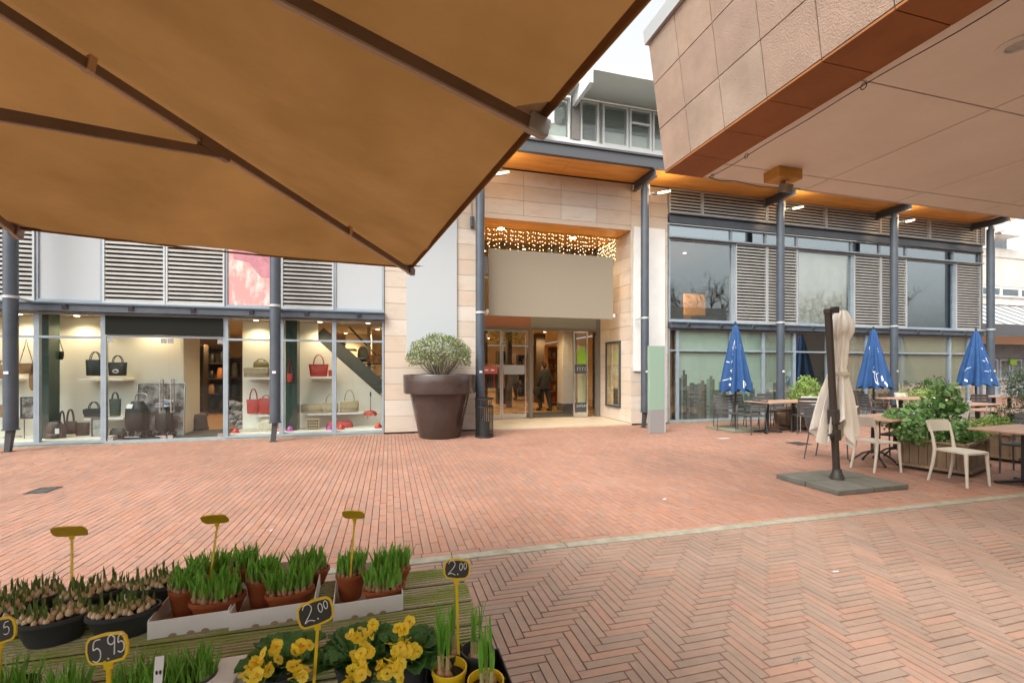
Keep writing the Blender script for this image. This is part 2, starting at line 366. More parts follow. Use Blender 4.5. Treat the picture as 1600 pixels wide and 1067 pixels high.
# door bay
f = MB(); f.frame(XK(5)+.001, XK(3)-.001, .02, 2.69, 11.16, 11.24, .045); f.box(XK(5)+.046, XK(3)-.046, 11.16, 11.24, 2.205, 2.255)
dw = f.build('door_frame', M['frame'], SH, world=True)
s = MB(); s.box(XK(5)+.047, XK(3)-.047, 11.13, 11.18, 2.257, 2.64); s.build('sign_panel', mat('black_sign_panel', (.016,.017,.014), .8, spec=.1), SH, world=True)
xm = (XK(5)+XK(3))/2
for sgn in (-1, 1):
    d = MB(); xa, xb = sorted((xm+sgn*.006, xm+sgn*1.06)); d.box(xa, xb, 11.195, 11.205, .03, 2.195)
    dd = d.build('glass_door', M['glass'], SH, world=True)
    hh = MB(); xh = xm+sgn*.10
    hh.tube([(xh,11.19,.62),(xh,11.13,.62),(xh,11.13,1.32),(xh,11.19,1.32)], .013); hh.tube([(xh,11.21,.62),(xh,11.27,.62),(xh,11.27,1.32),(xh,11.21,1.32)], .013)
    hh.build('handle', M['chrome'], dd, world=True)
    for z in (.035, 2.09):
        for xx in (xm+sgn*.012, xm+sgn*.95):
            c_ = MB(); a, e = sorted((xx, xx+sgn*.10)); c_.box(a, e, 11.185, 11.215, z, z+.10); c_.build('patch_fitting', M['chrome'], dd, world=True)
band(SH, XK(10), XK(0)+.01)
for k in (1,3,4,6,8,9): louvre(SH, XK(k+1), XK(k), 2.905, 5.25)
blank_m = M['blank']
for k in (0,5):
    p = MB(); p.frame(XK(k+1)+.004, XK(k)-.004, 2.905, 5.25, 11.14, 11.22, .04); q = p.build('window', M['frame'], SH, world=True)
    p = MB(); p.box(XK(k+1)+.046, XK(k)-.046, 11.165, 11.18, 2.947, 5.208); p.build('blank_panel', blank_m, q, world=True)
for k in (2,7):
    p = MB(); p.frame(XK(k+1)+.004, XK(k)-.004, 2.905, 5.25, 11.14, 11.22, .04); p.build('window', M['frame'], SH, world=True)
    p = MB(); p.box(XK(k+1)+.046, XK(k)-.046, 11.19, 11.2, 2.947, 5.208); p.build('window_back', M['louvredark'], SH, world=True)
u = MB(); u.box(XK(10), XK(0)-.005, 11.15, 11.25, 5.26, 5.92); u.build('spandrel', M['spandrel'], SH, world=True)
for k in range(0, 10, 2): louvre(SH, XK(k+2), XK(k), 5.93, 6.64)
overhang(SH, XK(10), XK(0)-.002)
# interior shell of the shop
SF = MB(); SF.box(XK(10), XK(0)-.02, 11.25, 20, -.02, .02); SF.build('shop_floor', M['shopfloor'], SH, world=True)
SF = MB(); SF.box(XK(5)+.05, XK(3)-.05, 11.26, 12.9, .021, .03); SF.build('door_mat', M['carpet'], SH, world=True)
SF = MB(); SF.box(XK(10), XK(0)-.02, 11.26, 20, 2.72, 2.8); SF.build('shop_ceiling', M['cream'], SH, world=True)
SF = MB(); SF.box(XK(10), XK(0)-.02, 20, 20.1, .02, 2.7); SF.box(XK(10)-.1, XK(10)-.002, 11.2, 20, 0, 6.6); SF.build('wall', M['cream'], SH, world=True)
SF = MB(); SF.box(XK(10), XK(0), 11.19, 11.22, -.02, .03); SF.box(XK(10), XK(0), 11.09, 11.19, -.02, .022); SF.build('plinth', M['kerb'], SH, world=True)
DY = 12.25
def zf(py, px, Y=DY): return FZ(px, py, Y)
dwm = M['plaster']
# display back walls, each a part of the shop
def dwall(x0, x1, z0=.02, z1=2.7, y=DY, name='display_wall', m=dwm):
    q = MB(); q.box(x0, x1, y, y+.06, z0, z1); return q.build(name, m, SH, world=True)
dwall(FX(-110,DY), FX(72,DY)); dwall(FX(92,DY), FX(283,DY)); dwall(FX(379,DY), FX(447,DY))
q = MB(); q.box(FX(283,DY), FX(288,DY), DY-.04, DY+.9, .02, 2.7); q.build('display_wall', dwm, SH, world=True)
xa, xb = FX(455,DY), XK(0)-.03
zt0 = FZ(497,532,DY); zt1 = FZ(600,622,DY); xd = FX(497,DY)
q = MB(); Mx = Matrix(((1,0,0,0),(0,0,1,DY),(0,1,0,0),(0,0,0,1)))
q.prism([(xa,.02),(xb,.02),(xb,zt1),(xd,zt0),(xd,2.7),(xa,2.7)], Mx, .06); q.build('display_wall', dwm, SH, world=True)
q = MB(); q.bar((xd-.02,DY+.25,zt0+.22),(xb+.02,DY+.25,zt1+.20),.05,.34); q.bar((xd+.5,DY+1.3,zt0+.62),(xb+.02,DY+1.3,zt1+.9),.05,.05)
for i in range(5):
    t = .35+i*.16; q.box(xd+(xb-xd)*t-.05, xd+(xb-xd)*t+.3, DY+.28, DY+1.25, zt0+(zt1-zt0)*t+.30, zt0+(zt1-zt0)*t+.335)
q.build('staircase', mat('stair_steel', (.09,.10,.10), .4), SH, world=True)
for a, c in ((-110,163),(357,600)):
    q = MB(); q.box(max(XK(10)+.1, FX(a,11.3)), FX(c,11.3)-.03, 11.26, DY-.002, .021, .10); q.build('display_plinth', M['plaster'], SH, world=True)
for a in (74, 457):
    q = MB(); q.box(FX(a-9,11.75), FX(a+9,11.75), 11.62, 11.95, .1, 2.72); q.build('pier', M['nightglass'], SH, world=True)
# ceiling spots in the shop window (lit in the photograph)
def downlight(parent, x, y, z, power, col=(1,.76,.46), es=18, r=.05):
    q = MB(); q.lathe([(r*1.3,0),(r*1.3,-.02),(r*1.05,-.02)], (x,y,z), 14); o = q.build('downlight', M['chrome'], parent, world=True)
    q = MB(); q.lathe([(r,0),(r,-.006)], (x,y,z-.016), 12); q.build('bulb', LITE, o, world=True)
    if power: lamp('downlight_lamp', (x,y,z-.10), power, col, .05, 'SPOT', spot=150)
LITE = mat('lit_bulb', (1,.9,.7), .5, emis=(1,.8,.5), estr=14)
for px in (-60, 30, 120, 235, 400, 500, 575): downlight(SH, FX(px,11.95), 11.95, 2.715, 22)
for px, Y, p in ((300,14.2,60),(330,16.5,80),(180,15,30),(590,13.8,45),(420,14.5,40),(540,15.5,50)): downlight(SH, FX(px,Y), Y, 2.715, p, (1,.66,.34))
# ================================================================ STONE ENTRANCE BUILDING
EN = thing('entrance_building', 'tall sandstone clad entrance portal with a deep recess and sliding glass doors', 'building', (4.4,11.2,0))
XL, XR, ZT = 2.32, 6.44, 5.36
t = MB()
tiles(t, XK(0)+.012, XL, .03, 6.64, front(11.2), tw=1.22)
tiles(t, XR, 7.60, .03, 6.64, front(11.2), tw=.6)
tiles(t, XL, XR, ZT+.13, 6.64, front(11.2), tw=1.03)
t.box(XL+.003, XR-.003, 11.17, 11.2, ZT, ZT+.127)
tiles(t, 11.203, 13.1, .05, ZT, lambda mb,a,c,d,e: mb.box(XR-.0,XR+.03,a,c,d,e), tw=.62)
tiles(t, 11.203, 13.1, .05, ZT, lambda mb,a,c,d,e: mb.box(XL-.03,XL,a,c,d,e), tw=.62)
t.build('stone_cladding', M['stone'], EN, world=True, bevel=.003)
wv = MB(); wv.box(XK(0), XL-.032, 11.201, 13.4, 0, 6.64); wv.box(XR+.032, 7.61, 11.201, 13.4, 0, 6.64); wv.box(XL-.03, XR+.03, 11.201, 13.4, ZT+.06, 6.64)
wv.build('wall', M['mortar'], EN, world=True)
q = MB(); q.box(XL, XR, 11.21, 13.2, ZT+.002, ZT+.05); q.build('recess_ceiling', M['ply'], EN, world=True)
q = MB(); q.box(XL, XR, 11.12, 13.16, -.02, .045); q.build('threshold', M['thresh'], EN, world=True, bevel=.006)
for px, Y, py in ((783,11.9,364),(895,12.2,372)): downlight(EN, FX(px,Y), Y, ZT, 60, (1,.72,.40), 30, .10)
YD = 13.1
# door screen
q = MB()
q.box(XL, XR, YD-.05, YD+.05, 2.715, 2.80); q.box(XR-.14, XR, YD-.06, YD+.06, .045, 5.35); q.box(XL, XL+.08, YD-.06, YD+.06, .045, 5.35)
q.box(FX(829,YD)-.05, FX(829,YD)+.05, YD-.05, YD+.05, .045, 2.714)
for px in (857, 868): q.box(FX(px,YD)-.06, FX(px,YD)+.06, YD-.06, YD+.04, 3.14, 5.35)
for xx in (3.3, 5.4): q.box(xx-.03, xx+.03, YD-.04, YD+.04, 3.14, 5.35)
q.box(XL+.08, XR-.14, YD-.04, YD+.04, 4.2, 4.26)
ds = q.build('door_screen', mat('anodised_frame', (.17,.16,.145), .4, metal=.3), EN, world=True)
q = MB(); q.box(XL+.08, FX(829,YD), YD-.04, YD, 2.802, 3.13); q.build('header_panel', mat('brown_header', (.26,.12,.075), .5), EN, world=True)
q = MB(); q.box(FX(829,YD)+.002, XR-.14, YD-.04, YD, 2.802, 3.13); q.build('header_panel', mat('grey_header', (.20,.21,.19), .4), EN, world=True)
q = MB(); q.box(XL+.08, XR-.14, YD-.004, YD+.004, 3.15, 5.34); q.build('pane', M['glass'], ds, world=True)
def sliding(x0, x1, y, band_m='bandgrey'):
    d = MB(); d.frame(x0, x1, .055, 2.71, y-.02, y+.02, .045); d.box(x0+.046,x1-.046,y-.02,y+.02,.10,.19); o = d.build('sliding_door', M['chrome'], EN, world=True)
    p = MB(); p.box(x0+.046, x1-.046, y-.004, y+.004, .19, 2.665); p.build('pane', M['glass'], o, world=True); return o
M['bandgrey'] = mat('frosted_band', (.30,.30,.29), .5); M['redsticker'] = mat('red_sticker', (.45,.09,.07), .5); M['greensticker'] = mat('green_sticker', (.22,.42,.03), .5)
M['creamblind'] = mat('cream_screen', (.70,.66,.38), .6)
def sticker(o, x0, x1, z0, z1, y, m, name='sticker'):
    q = MB(); q.box(x0, x1, y-.012, y-.006, z0, z1); return q.build(name, m, o, world=True)
o = sliding(2.42, FX(781.5,YD)+.02, YD-.06); sticker(o, 2.46, 2.62, 1.40, 1.62, YD-.06, M['bandgrey'])
sticker(o, 2.64, 3.10, 1.40, 1.62, YD-.06, M['redsticker'])
st = MB()
for i in range(2): st.box(2.71+i*.18, 2.82+i*.18, YD-.0765, YD-.073, 1.49, 1.53)
st.build('lettering', M['print'], o, world=True)
o = sliding(FX(782,YD)+.05, FX(823,YD), YD+.05); sticker(o, FX(783,YD)+.09, FX(822,YD)-.03, 1.38, 1.66, YD+.05, M['bandgrey'])
o = sliding(FX(894.5,YD), FX(917,YD), YD-.06)
sticker(o, FX(896,YD)+.02, FX(916,YD)-.02, 1.40, 1.68, YD-.06, M['darkframe']); sticker(o, FX(896,YD)+.02, FX(916,YD)-.02, .2, .50, YD-.06, M['darkframe'])
hx0, hx1 = FX(900,YD)+.01, FX(915,YD)
hs_ = MB(); hs_.prism([(hx0,1.70),(hx1,1.70),(hx1,2.03),((hx0+hx1)/2,2.27),(hx0,2.03)], Matrix(((1,0,0,0),(0,0,1,YD-.072),(0,1,0,0),(0,0,0,1))), .004); hs_.build('house_sticker', M['greensticker'], o, world=True)
lt = MB()
for i in range(4):
    xx = FX(899,YD)+.03+i*.085; lt.box(xx, xx+.022, YD-.0765, YD-.073, 1.48, 1.60); lt.box(xx+.022, xx+.05, YD-.0765, YD-.073, 1.58, 1.60)
for i in range(6):
    xx = FX(899,YD)+.02+i*.06; lt.box(xx, xx+.018, YD-.0765, YD-.073, .36, .43); lt.box(xx+.018, xx+.038, YD-.0765, YD-.073, .36+.025*(i%3), .38+.025*(i%3))
lt.build('lettering', mat('grey_lettering', (.38,.38,.36), .6), o, world=True)
q = MB(); q.box(FX(901,YD+.6), FX(913,YD+.6), YD+.5, YD+.52, .06, 2.3); q.build('screen', M['creamblind'], EN, world=True)
# display window in the right hand reveal
ya, yb = 11.72, 12.62; z0, z1 = .42, 2.36
q = MB(); xx = XR-.05
for a,c,d,e in ((ya,yb,z0,z0+.06),(ya,yb,z1-.06,z1),(ya,ya+.06,z0+.06,z1-.06),(yb-.06,yb,z0+.06,z1-.06)): q.box(xx, xx+.045, a, c, d, e)
rv = q.build('reveal_window', M['darkframe'], EN, world=True)
q = MB(); q.box(xx+.015, xx+.02, ya+.06, yb-.06, z0+.06, z1-.06); q.build('pane', M['glass'], rv, world=True)
q = MB(); q.box(xx+.03, xx+.042, ya+.061, yb-.061, z0+.061, z1-.061); q.build('display_back', mat('warm_display', (.72,.55,.34), .6, col2=(.6,.42,.24), scale=2), rv, world=True)
q = MB(); q.bar((xx+.022,ya+.12,z0+.1),(xx+.028,ya+.34,z0+.60),.03,.012); q.box(xx+.022,xx+.028,ya+.15,ya+.42,z0+.08,z0+.55); q.build('display_card', M['darkwood'], rv, world=True)
# passage inside
q = MB(); q.box(-.5, 9.5, 13.16, 30, -.02, .035); q.build('passage_floor', mat('polished_floor', (.50,.30,.13), .25, col2=(.40,.23,.10), scale=2), EN, world=True)
q = MB(); q.box(FX(833,YD)-.2, XR-.2, 13.2, 14.9, .036, .045); q.build('door_mat', M['carpet'], EN, world=True)
q = MB(); q.box(-.5, 9.5, 13.4, 30, 3.16, 3.3); q.build('passage_ceiling', M['cream'], EN, world=True)
q = MB(); q.box(-.5,9.5,30,30.1,0,3.1); q.box(-.6,-.5,13.4,30,0,3.1); q.box(9.5,9.6,13.4,30,0,3.1); q.build('passage_wall', M['cream'], EN, world=True)
q = MB(); q.box(XL-.5, XR+.5, 15.5, 15.6, 3.31, 5.6); q.box(XL-.6, XL-.5, 13.4, 15.5, 3.31, 5.6); q.box(XR+.5, XR+.6, 13.4, 15.5, 3.31, 5.6); q.box(XL-.5, XR+.5, 13.4, 15.5, 5.6, 5.7); q.build('upper_hall_wall', mat('brown_hall', (.32,.2,.1), .7), EN, world=True)
q = MB(); px0, px1 = FX(877,15.3), FX(893,15.3); q.box(px0, px1+.1, 15.1, 15.7, .3, 3.15); q.build('pillar', M['white'], EN, world=True)
q = MB(); q.box(px0-.02, px1+.12, 15.08, 15.72, .036, .298); q.build('pillar_base', M['spandrel'], EN, world=True)
for x_, y_, p in ((3,14.6,55),(5.2,14.6,55),(4,18,80),(6.5,18.5,80),(2,20,80),(5,23,110),(7,26,110),(3,27,100),(.8,16.5,55)): downlight(EN, x_, y_, 3.155, p, (1,.70,.36))
downlight(EN, 4.4, 14.6, 5.595, 40, (1,.7,.36))
overhang(EN, XK(0), 7.60)
# ================================================================ RIGHT BUILDING WITH THE TERRACE
CA = thing('terrace_building', 'long two storey building with louvre panels and big reflecting windows behind the terrace', 'building', (14,11.2,0))
XA, XB = 7.62, 20.28
ups = [XA, 8.72, 11.0, 13.28, 15.55, 17.8, 20.10, XB+.25]
for a, c in zip(ups[:-1], ups[1:]): louvre(CA, a, c, 5.94, 6.64, pitch=.085)
q = MB(); q.box(XA, XB, 11.12, 11.26, 5.70, 5.93); q.box(XA, XB+.05, 11.04, 11.12, 5.90, 5.93); q.box(XA, XB+.05, 11.06, 11.12, 5.655, 5.70); q.build('steel_band', M['steel'], CA, world=True)
segs = [XA, 9.74, 10.98, 12.17, 14.36, 15.57, 16.75, 18.98, XB]
for a, c in zip(segs[:-1], segs[1:]):
    window(CA, a, c, 5.285, 5.653, glass='glassup', fw=.035)
q = MB(); q.box(XA, XB, 11.245, 11.3, 5.285, 5.65); q.build('spandrel', M['spandrel'], CA, world=True)
q = MB(); q.box(XA, XB+.06, 11.05, 11.25, 5.245, 5.283); q.build('cill_trim', M['frame'], CA, world=True)
for a, c in ((9.86,11.0),(11.0,12.15),(14.42,15.57),(15.57,16.72),(19.06,XB)): louvre(CA, a, c, 2.905, 5.24)
for a, c in ((XA,9.80),(12.17,14.38),(16.74,19.02)):
    window(CA, a, c, 2.905, 5.24, glass='glassfilm' if a == 12.17 else 'glasswarm' if a == XA else 'glassup', fw=.05, fm='frame', dep=.10)
for a, c in ((9.80,9.86),(19.02,19.06),(14.38,14.42)): q = MB(); q.box(a, c, 11.14, 11.24, 2.905, 5.24); q.build('mullion', M['frame'], CA, world=True)
band(CA, XA, XB)
gm = [XA, 7.92, 9.73, 10.91, 12.07, 13.4, 15.0, 16.34, 18.84, 19.76, XB]
for a, c in zip(gm[:-1], gm[1:]):
    window(CA, a, c, .05, 2.69, 2.07, glass='glassfilm')
q = MB(); q.box(XA, XB, 11.09, 11.25, -.02, .048); q.build('plinth', M['kerb'], CA, world=True)
q = MB(); q.box(XB, XB+.10, 11.12, 17.5, 0, 6.64); q.box(XA-.005, XB, 16, 16.1, 0, 6.6); q.build('wall', M['spandrel'], CA, world=True)
q = MB(); q.box(XA, XB, 11.27, 16, 2.72, 2.85); q.box(XA,XB,11.31,16,5.3,5.4); q.box(XA,XB,11.27,16,-.02,.03); q.build('floor_slab', mat('dim_floor', (.22,.18,.14), .7), CA, world=True)
# printed window film: pale sky with a skyline
def film(x0, x1, colz, skycols, hmax, seed, name):
    rd = random.Random(seed); q = MB(); q.box(x0, x1, 11.26, 11.27, .08, 2.66); o = q.build('window_print', mat(name+'_ground', colz[0], .6, col2=colz[1], scale=.9), CA, world=True)
    q = MB(); x = x0
    while x < x1-.02:
        w_ = rd.uniform(.05,.15); h_ = hmax*(.35+.30*abs(math.sin(x*1.3+seed))+.35*rd.random()**3); xe = min(x1, x+w_)
        q.box(x, xe, 11.252, 11.259, .08, .08+h_)
        for _ in range(int(h_*10)):
            zz = rd.uniform(.1,h_); q.box(x+w_*.15, min(xe,x+w_*.85), 11.2495, 11.2515, zz, zz+.012)
        x = xe
    q.build('skyline', mat(name+'_skyline', skycols[0], .7, island=skycols), o, world=True)
film(7.93, 9.73, ((.66,.80,.68),(.74,.85,.74)), [(.20,.15,.13),(.14,.17,.17),(.30,.27,.24),(.36,.20,.16),(.25,.33,.30),(.42,.50,.44)], 1.55, 3, 'green_print')
film(9.74, 12.06, ((.66,.80,.68),(.72,.84,.72)), [(.16,.21,.20),(.26,.33,.30),(.36,.44,.39),(.13,.16,.15),(.45,.54,.47)], 1.35, 8, 'green_print')
film(13.42, 16.33, ((.86,.62,.44),(.88,.70,.52)), [(.30,.13,.09),(.36,.18,.12),(.42,.24,.17),(.24,.12,.09)], 1.2, 5, 'orange_print')
film(16.35, XB-.02, ((.84,.75,.52),(.80,.73,.57)), [(.30,.27,.22),(.38,.35,.29),(.24,.22,.18),(.46,.41,.33)], 1.1, 11, 'yellow_print')
q = MB(); q.box(12.08, 13.39, 11.27, 11.28, .08, 2.66); q.build('window_print', mat('dark_film', (.022,.028,.032), .3), CA, world=True)
q = MB(); q.box(XA+.04, 7.90, 11.4, 11.42, .08, 2.66); q.build('wall', mat('amber_wall', (.55,.30,.08), .6), CA, world=True)
q = MB(); q.box(12.25, 14.3, 11.28, 11.29, 2.95, 5.2); q.build('reflection_panel', mat('painted_sky_reflection', (.75,.75,.73), .7, col2=(.62,.60,.55), scale=2.2), CA, world=True)  # pale panel behind the pane, coloured as its reflection of the sky
q = MB(); rd = random.Random(31); x_ = 12.3
while x_ < 14.2:
    w_ = rd.uniform(.06,.16); h_ = rd.uniform(.25,1.25)*(.5+.5*(x_-12.2)/2); q.box(x_, min(14.28,x_+w_), 11.272, 11.279, 2.95, 2.95+h_); x_ += w_*.9
q.build('reflection_blocks', mat('painted_city_reflection', (.6,.58,.54), .7, island=[(.62,.60,.57),(.55,.50,.44),(.68,.66,.63),(.50,.44,.36)], col2=(.66,.65,.62), scale=8), CA, world=True)  # blocks coloured as the city reflected in this window
q = MB(); q.box(7.7, 8.35, 12.3, 12.4, 2.86, 4.3); q.box(9.5,10.3,13,13.1,2.86,4.05); q.box(8.3,9.3,12.0,12.3,2.86,3.2); q.build('inner_wall', mat('amber_inner', (.60,.30,.07), .6), CA, world=True)
q = MB(); q.box(7.7,8.5,11.7,12.1,2.86,3.45); q.box(7.8,8.15,11.8,12.0,3.45,3.85); q.box(8.9,9.7,11.6,11.9,2.86,3.15); q.build('inner_furniture', M['darkwood'], CA, world=True)
for x_ in (8.3, 9.2): downlight(CA, x_, 12.6, 5.295, 170, (1,.68,.35), 20)
for x_ in (17.5, 18.6): downlight(CA, x_, 13.6, 5.295, 15, (1,.8,.6), 20)
overhang(CA, 7.602, XB+.35)
# ================================================================ STEEL COLUMNS along the facade
def column(x, full=True, label='', ring=True):
    t = thing('steel_column', label, 'column', (x,10.6,0), group='blue grey columns along the facade')
    q = MB(); q.tube([(0,0,.42),(0,0,6.30)], .105, 20); q.build('shaft', M['steel'], t, smooth=True)
    q = MB(); q.tube([(0,0,.405),(0,0,.425)], .125, 20); q.build('collar', M['steel'], t)
    q = MB(); q.add([(-.05,-.05,.405),(.05,-.05,.405),(.05,.05,.405),(-.05,.05,.405),(-.085,-.035,0),(.0,-.035,0),(.0,.035,0),(-.085,.035,0)], [(0,1,2,3),(7,6,5,4),(0,4,5,1),(1,5,6,2),(2,6,7,3),(3,7,4,0)])
    q.box(-.11,.03,-.06,.06,0,.012); q.build('foot', M['darkframe'], t)
    q = MB(); q.lathe([(.108,0),(.118,0),(.118,.05),(.108,.05)], (0,0,2.86), 20); q.box(-.02,.02,.1,.45,2.87,2.90); q.build('clamp_ring', M['louvreframe'], t)
    q = MB(); q.box(-.05,.05,-.50,.53,6.42,6.45); q.box(-.05,.05,-.50,.53,6.61,6.64); q.box(-.012,.012,-.50,.53,6.45,6.61); q.build('bracket_beam', M['gutter'], t)
    q = MB(); q.tube([(0,0,6.28),(0,0,6.42)], .06, 14); q.build('head', M['steel'], t)
    q = MB(); q.box(-.035,.035,-.112,-.104,1.45,1.50); q.build('sticker', M['white'], t)
    return t
cols = [(-6.82,'column beside the handbag window, leftmost of the row under the parasol'),(-2.34,'column in front of the window with the red bags'),
        (2.09,'column behind the litter bin at the left edge of the entrance'),(6.52,'column between the white banner and the entrance'),
        (10.95,'column behind the table with the left blue parasol'),(15.38,'column just right of the middle blue parasol'),(19.82,'column at the far end of the terrace building, behind the right blue parasol')]
for x_, lb in cols: column(x_, label='blue grey steel '+lb)
# floodlights on four columns; a fifth, out of view, added to brighten the stone
def flood(x, label):
    t = thing('floodlight', label, 'lamp', (x,10.6,6.18), group='floodlights on the columns')
    q = MB(); q.tube([(.10,0,0),(.28,-.02,.02)], .025, 8); q.box(.03,.13,-.05,.05,-.06,.10); q.build('arm', M['louvreframe'], t)
    q = MB(); Mx = Matrix.Translation((.48,-.04,.05)) @ Matrix.Rotation(R(-14),4,'Y') @ Matrix.Rotation(R(12),4,'X'); q.mbox(Mx,.44,.22,.06); q.build('housing', M['louvreframe'], t, bevel=.01)
    q = MB(); q.mbox(Mx @ Matrix.Translation((0,0,-.034)),.36,.16,.006); q.build('lens', M['frame'], t)
    q = MB(); q.tube([(.08,-.02,.10),(.08,-.02,.22)], .05, 10); q.build('cap', M['white'], t)
for x_ in (2.09,6.52,10.95,15.38,19.82): lamp('floodlight_lamp', (x_+.50,10.35,6.22), 10, (1,.74,.46), .16)  # the first, unseen, is added to brighten the stone above the entrance
for x_, lb in ((2.09,'hidden behind the parasol, added to light the stone over the entrance'),(6.52,'beside the white banner right of the entrance'),(10.95,'right below the yellow box under the concrete canopy'),(15.38,'above the middle blue parasol'),(19.82,'at the far right, on the last column')): flood(x_, 'grey floodlight on a column '+lb)
# ================================================================ SIGNS AND PANELS ON THE FACADE
q = MB(); q.box(FX(635,11.13), FX(714,11.13), 11.12, 11.165, 1.9, 5.3); tag(q.build('blank_banner', M['blank'], bevel=.004), 'tall pale grey blank panel on the stone wall above the potted shrub', 'panel')
q = MB(); q.box(FX(990.5,11.13), FX(1039,11.13), 11.12, 11.165, 1.48, 5.46); tag(q.build('blank_banner', M['white'], bevel=.004), 'tall white blank panel on the stone pier right of the entrance, partly behind a column', 'panel')
q = MB(); q.box(FX(763.5,11.5), FX(958,11.5), 11.5, 11.56, FZ(860,496,11.5), FZ(860,395,11.5)); sg = q.build('entrance_sign', M['beige_sign'], bevel=.004); tag(sg, 'large blank beige board hung across the entrance opening', 'sign')
for x_ in (FX(763.5,11.5)-.06, FX(958,11.5)):
    q = MB(); q.box(x_, x_+.06, 11.49, 11.57, FZ(860,496,11.5)+.06, FZ(860,496,11.5)+.16); q.build('mounting_bracket', M['white'], sg)
TO = thing('totem_sign', 'narrow freestanding pillar sign with a green band over grey, standing right of the entrance', 'sign', (6.22,9.62,0))
q = MB(); q.box(-.20,.20,-.05,.05,.0,.56); q.build('base', mat('totem_grey', (.26,.25,.245), .5), TO, bevel=.004)
q = MB(); q.box(-.20,.20,-.05,.05,.562,2.10); q.build('green_panel', mat('pale_green', (.25,.36,.275), .5), TO, bevel=.004)
q = MB(); q.box(.202,.235,-.055,.055,0,2.10); q.build('edge_profile', M['louvreframe'], TO)
# pink picture panel
PO = thing('poster', 'pink poster of draped fabric in the upper window above the red bags', 'poster', (XK(3)+.555,11.17,2.95))
q = MB(); q.box(-.507,.507,-.006,.006,0,2.25); q.build('sheet', mat('pink_print', (.66,.30,.28), .5, col2=(.80,.66,.58), scale=2.4, stretch=(1.4,1,.6), contrast=(.46,.6)), PO)
q = MB(); rd = random.Random(5)
q.prism([(-.45,1.55),(.50,1.25),(.50,.62),(.15,.62),(-.1,.95),(-.40,1.0)], Matrix(((1,0,0,0),(0,0,1,-.0095),(0,1,0,0),(0,0,0,1))), .003)
q.build('dark_fold', mat('mauve_print', (.42,.14,.20), .5, col2=(.58,.26,.28), scale=3), PO)
q = MB()
for i in range(7):
    x0_ = rd.uniform(-.4,.3); z0_ = rd.uniform(1.2,2.0); q.tube([(x0_+.12*a, -.009, z0_-.14*a+.03*math.sin(a*2+i)) for a in range(4)], .006, 4)
q.build('dark_line', mat('brown_print', (.22,.10,.07), .5), PO)
# fairy lights in the recess
FL = thing('fairy_lights', 'curtain of warm fairy lights on hanging strings across the top of the entrance', 'lights', (4.4,11.75,5.3))
wr = MB(); bl_ = MB(); rd = random.Random(2); x_ = XL+.12
def strand(x, y, L):
    wr.tube([(x-4.4,y-11.75,0),(x-4.4+rd.uniform(-.02,.02),y-11.75,-L)], .0035, 4, False); z = -.06
    while z > -L: bl_.ball((x-4.4+rd.uniform(-.015,.015), y-11.75, z), .0085, n=5, m=3); z -= rd.uniform(.08,.15)
while x_ < XR-.1:
    strand(x_, 11.75+rd.uniform(-.08,.08), rd.choice((.38,.5,.62,.72))); x_ += .078
y_ = 11.9
while y_ < 13: strand(XR-.12, y_, rd.choice((.38,.5,.62,.72))); y_ += .08
wr.tube([(XL+.05-4.4,0,0),(XR-.05-4.4,0,0)], .006, 5); wr.build('string', M['darkwood'], FL)
stuff(bl_.build('light_bulb', mat('fairy_bulb', (1,.8,.5), .5, emis=(1,.72,.36), estr=7), FL))
# small dark loudspeaker hanging at the left edge of the entrance
LS = thing('loudspeaker', 'small dark loudspeaker hung on the stone wall left of the entrance column', 'speaker', (FX(738,11.1),11.1,FZ(738,346,11.1)))
q = MB(); q.box(-.05,.05,-.05,.05,-.16,.12); q.build('body', M['darkframe'], LS, bevel=.02); q = MB(); q.tube([(0,.03,.12),(0,.05,.5)], .008, 5); q.build('cable', M['darkframe'], LS)
# ================================================================ WHITE FLATS ABOVE
PH = thing('penthouse', 'white upper storey with a deep eave and wide windows above the entrance roof', 'building', (6.5,14,7))
YP = 14.0
q = MB(); q.box(FX(892,YP)+.0, 26, YP, YP+.2, 6.95, 8.92); q.box(-9, FX(892,YP), YP+.0, YP+.2, 6.95, 8.92); q.box(-9,26,YP+.19,YP+.25,8.92,10.7); q.build('wall', M['white'], PH, world=True)
q = MB(); q.box(-9, 26, YP-.10, YP-.002, 8.93, 9.12); q.build('cill', M['white'], PH, world=True)
blindm = mat('grey_blind', (.34,.35,.33), .6, island=[(.30,.31,.29),(.40,.41,.38)]); blindl = mat('light_blind', (.62,.63,.58), .6)
def pwin(px0, px1, split=None, dark=True):
    x0, x1 = FX(px0,YP), FX(px1,YP); f = MB(); f.frame(x0, x1, 9.13, 10.52, YP-.05, YP+.05, .07)
    if split: f.box(x0+.07, x1-.07, YP-.05, YP+.05, 10.0, 10.07)
    w_ = f.build('window', M['white'], PH, world=True)
    p = MB(); p.box(x0+.07, x1-.07, YP-.006, YP+.004, 9.2, 10.45); p.build('pane', M['glass'], w_, world=True)
    zb = 9.2 if dark else 9.7
    s = MB(); z = zb
    while z < 10.44: s.add([(x0+.08,YP+.06,z),(x1-.08,YP+.06,z),(x1-.08,YP+.09,z+.045),(x0+.08,YP+.09,z+.045)], [(0,1,2,3)]); z += .05
    s.build('blind', blindm, w_, world=True)
    s = MB(); s.box(x0+.08,x1-.08,YP+.12,YP+.13,9.2,10.45); s.build('curtain', blindl, w_, world=True)
pwin(906,935); pwin(941,981,dark=False); pwin(983,1017,True,False); pwin(1019,1060,dark=False); pwin(1062,1110,True); pwin(845,890,dark=False); pwin(795,843,dark=False)
for a, c in ((735,792),(668,732),(592,665),(505,589),(400,502)): pwin(a,c,dark=False)
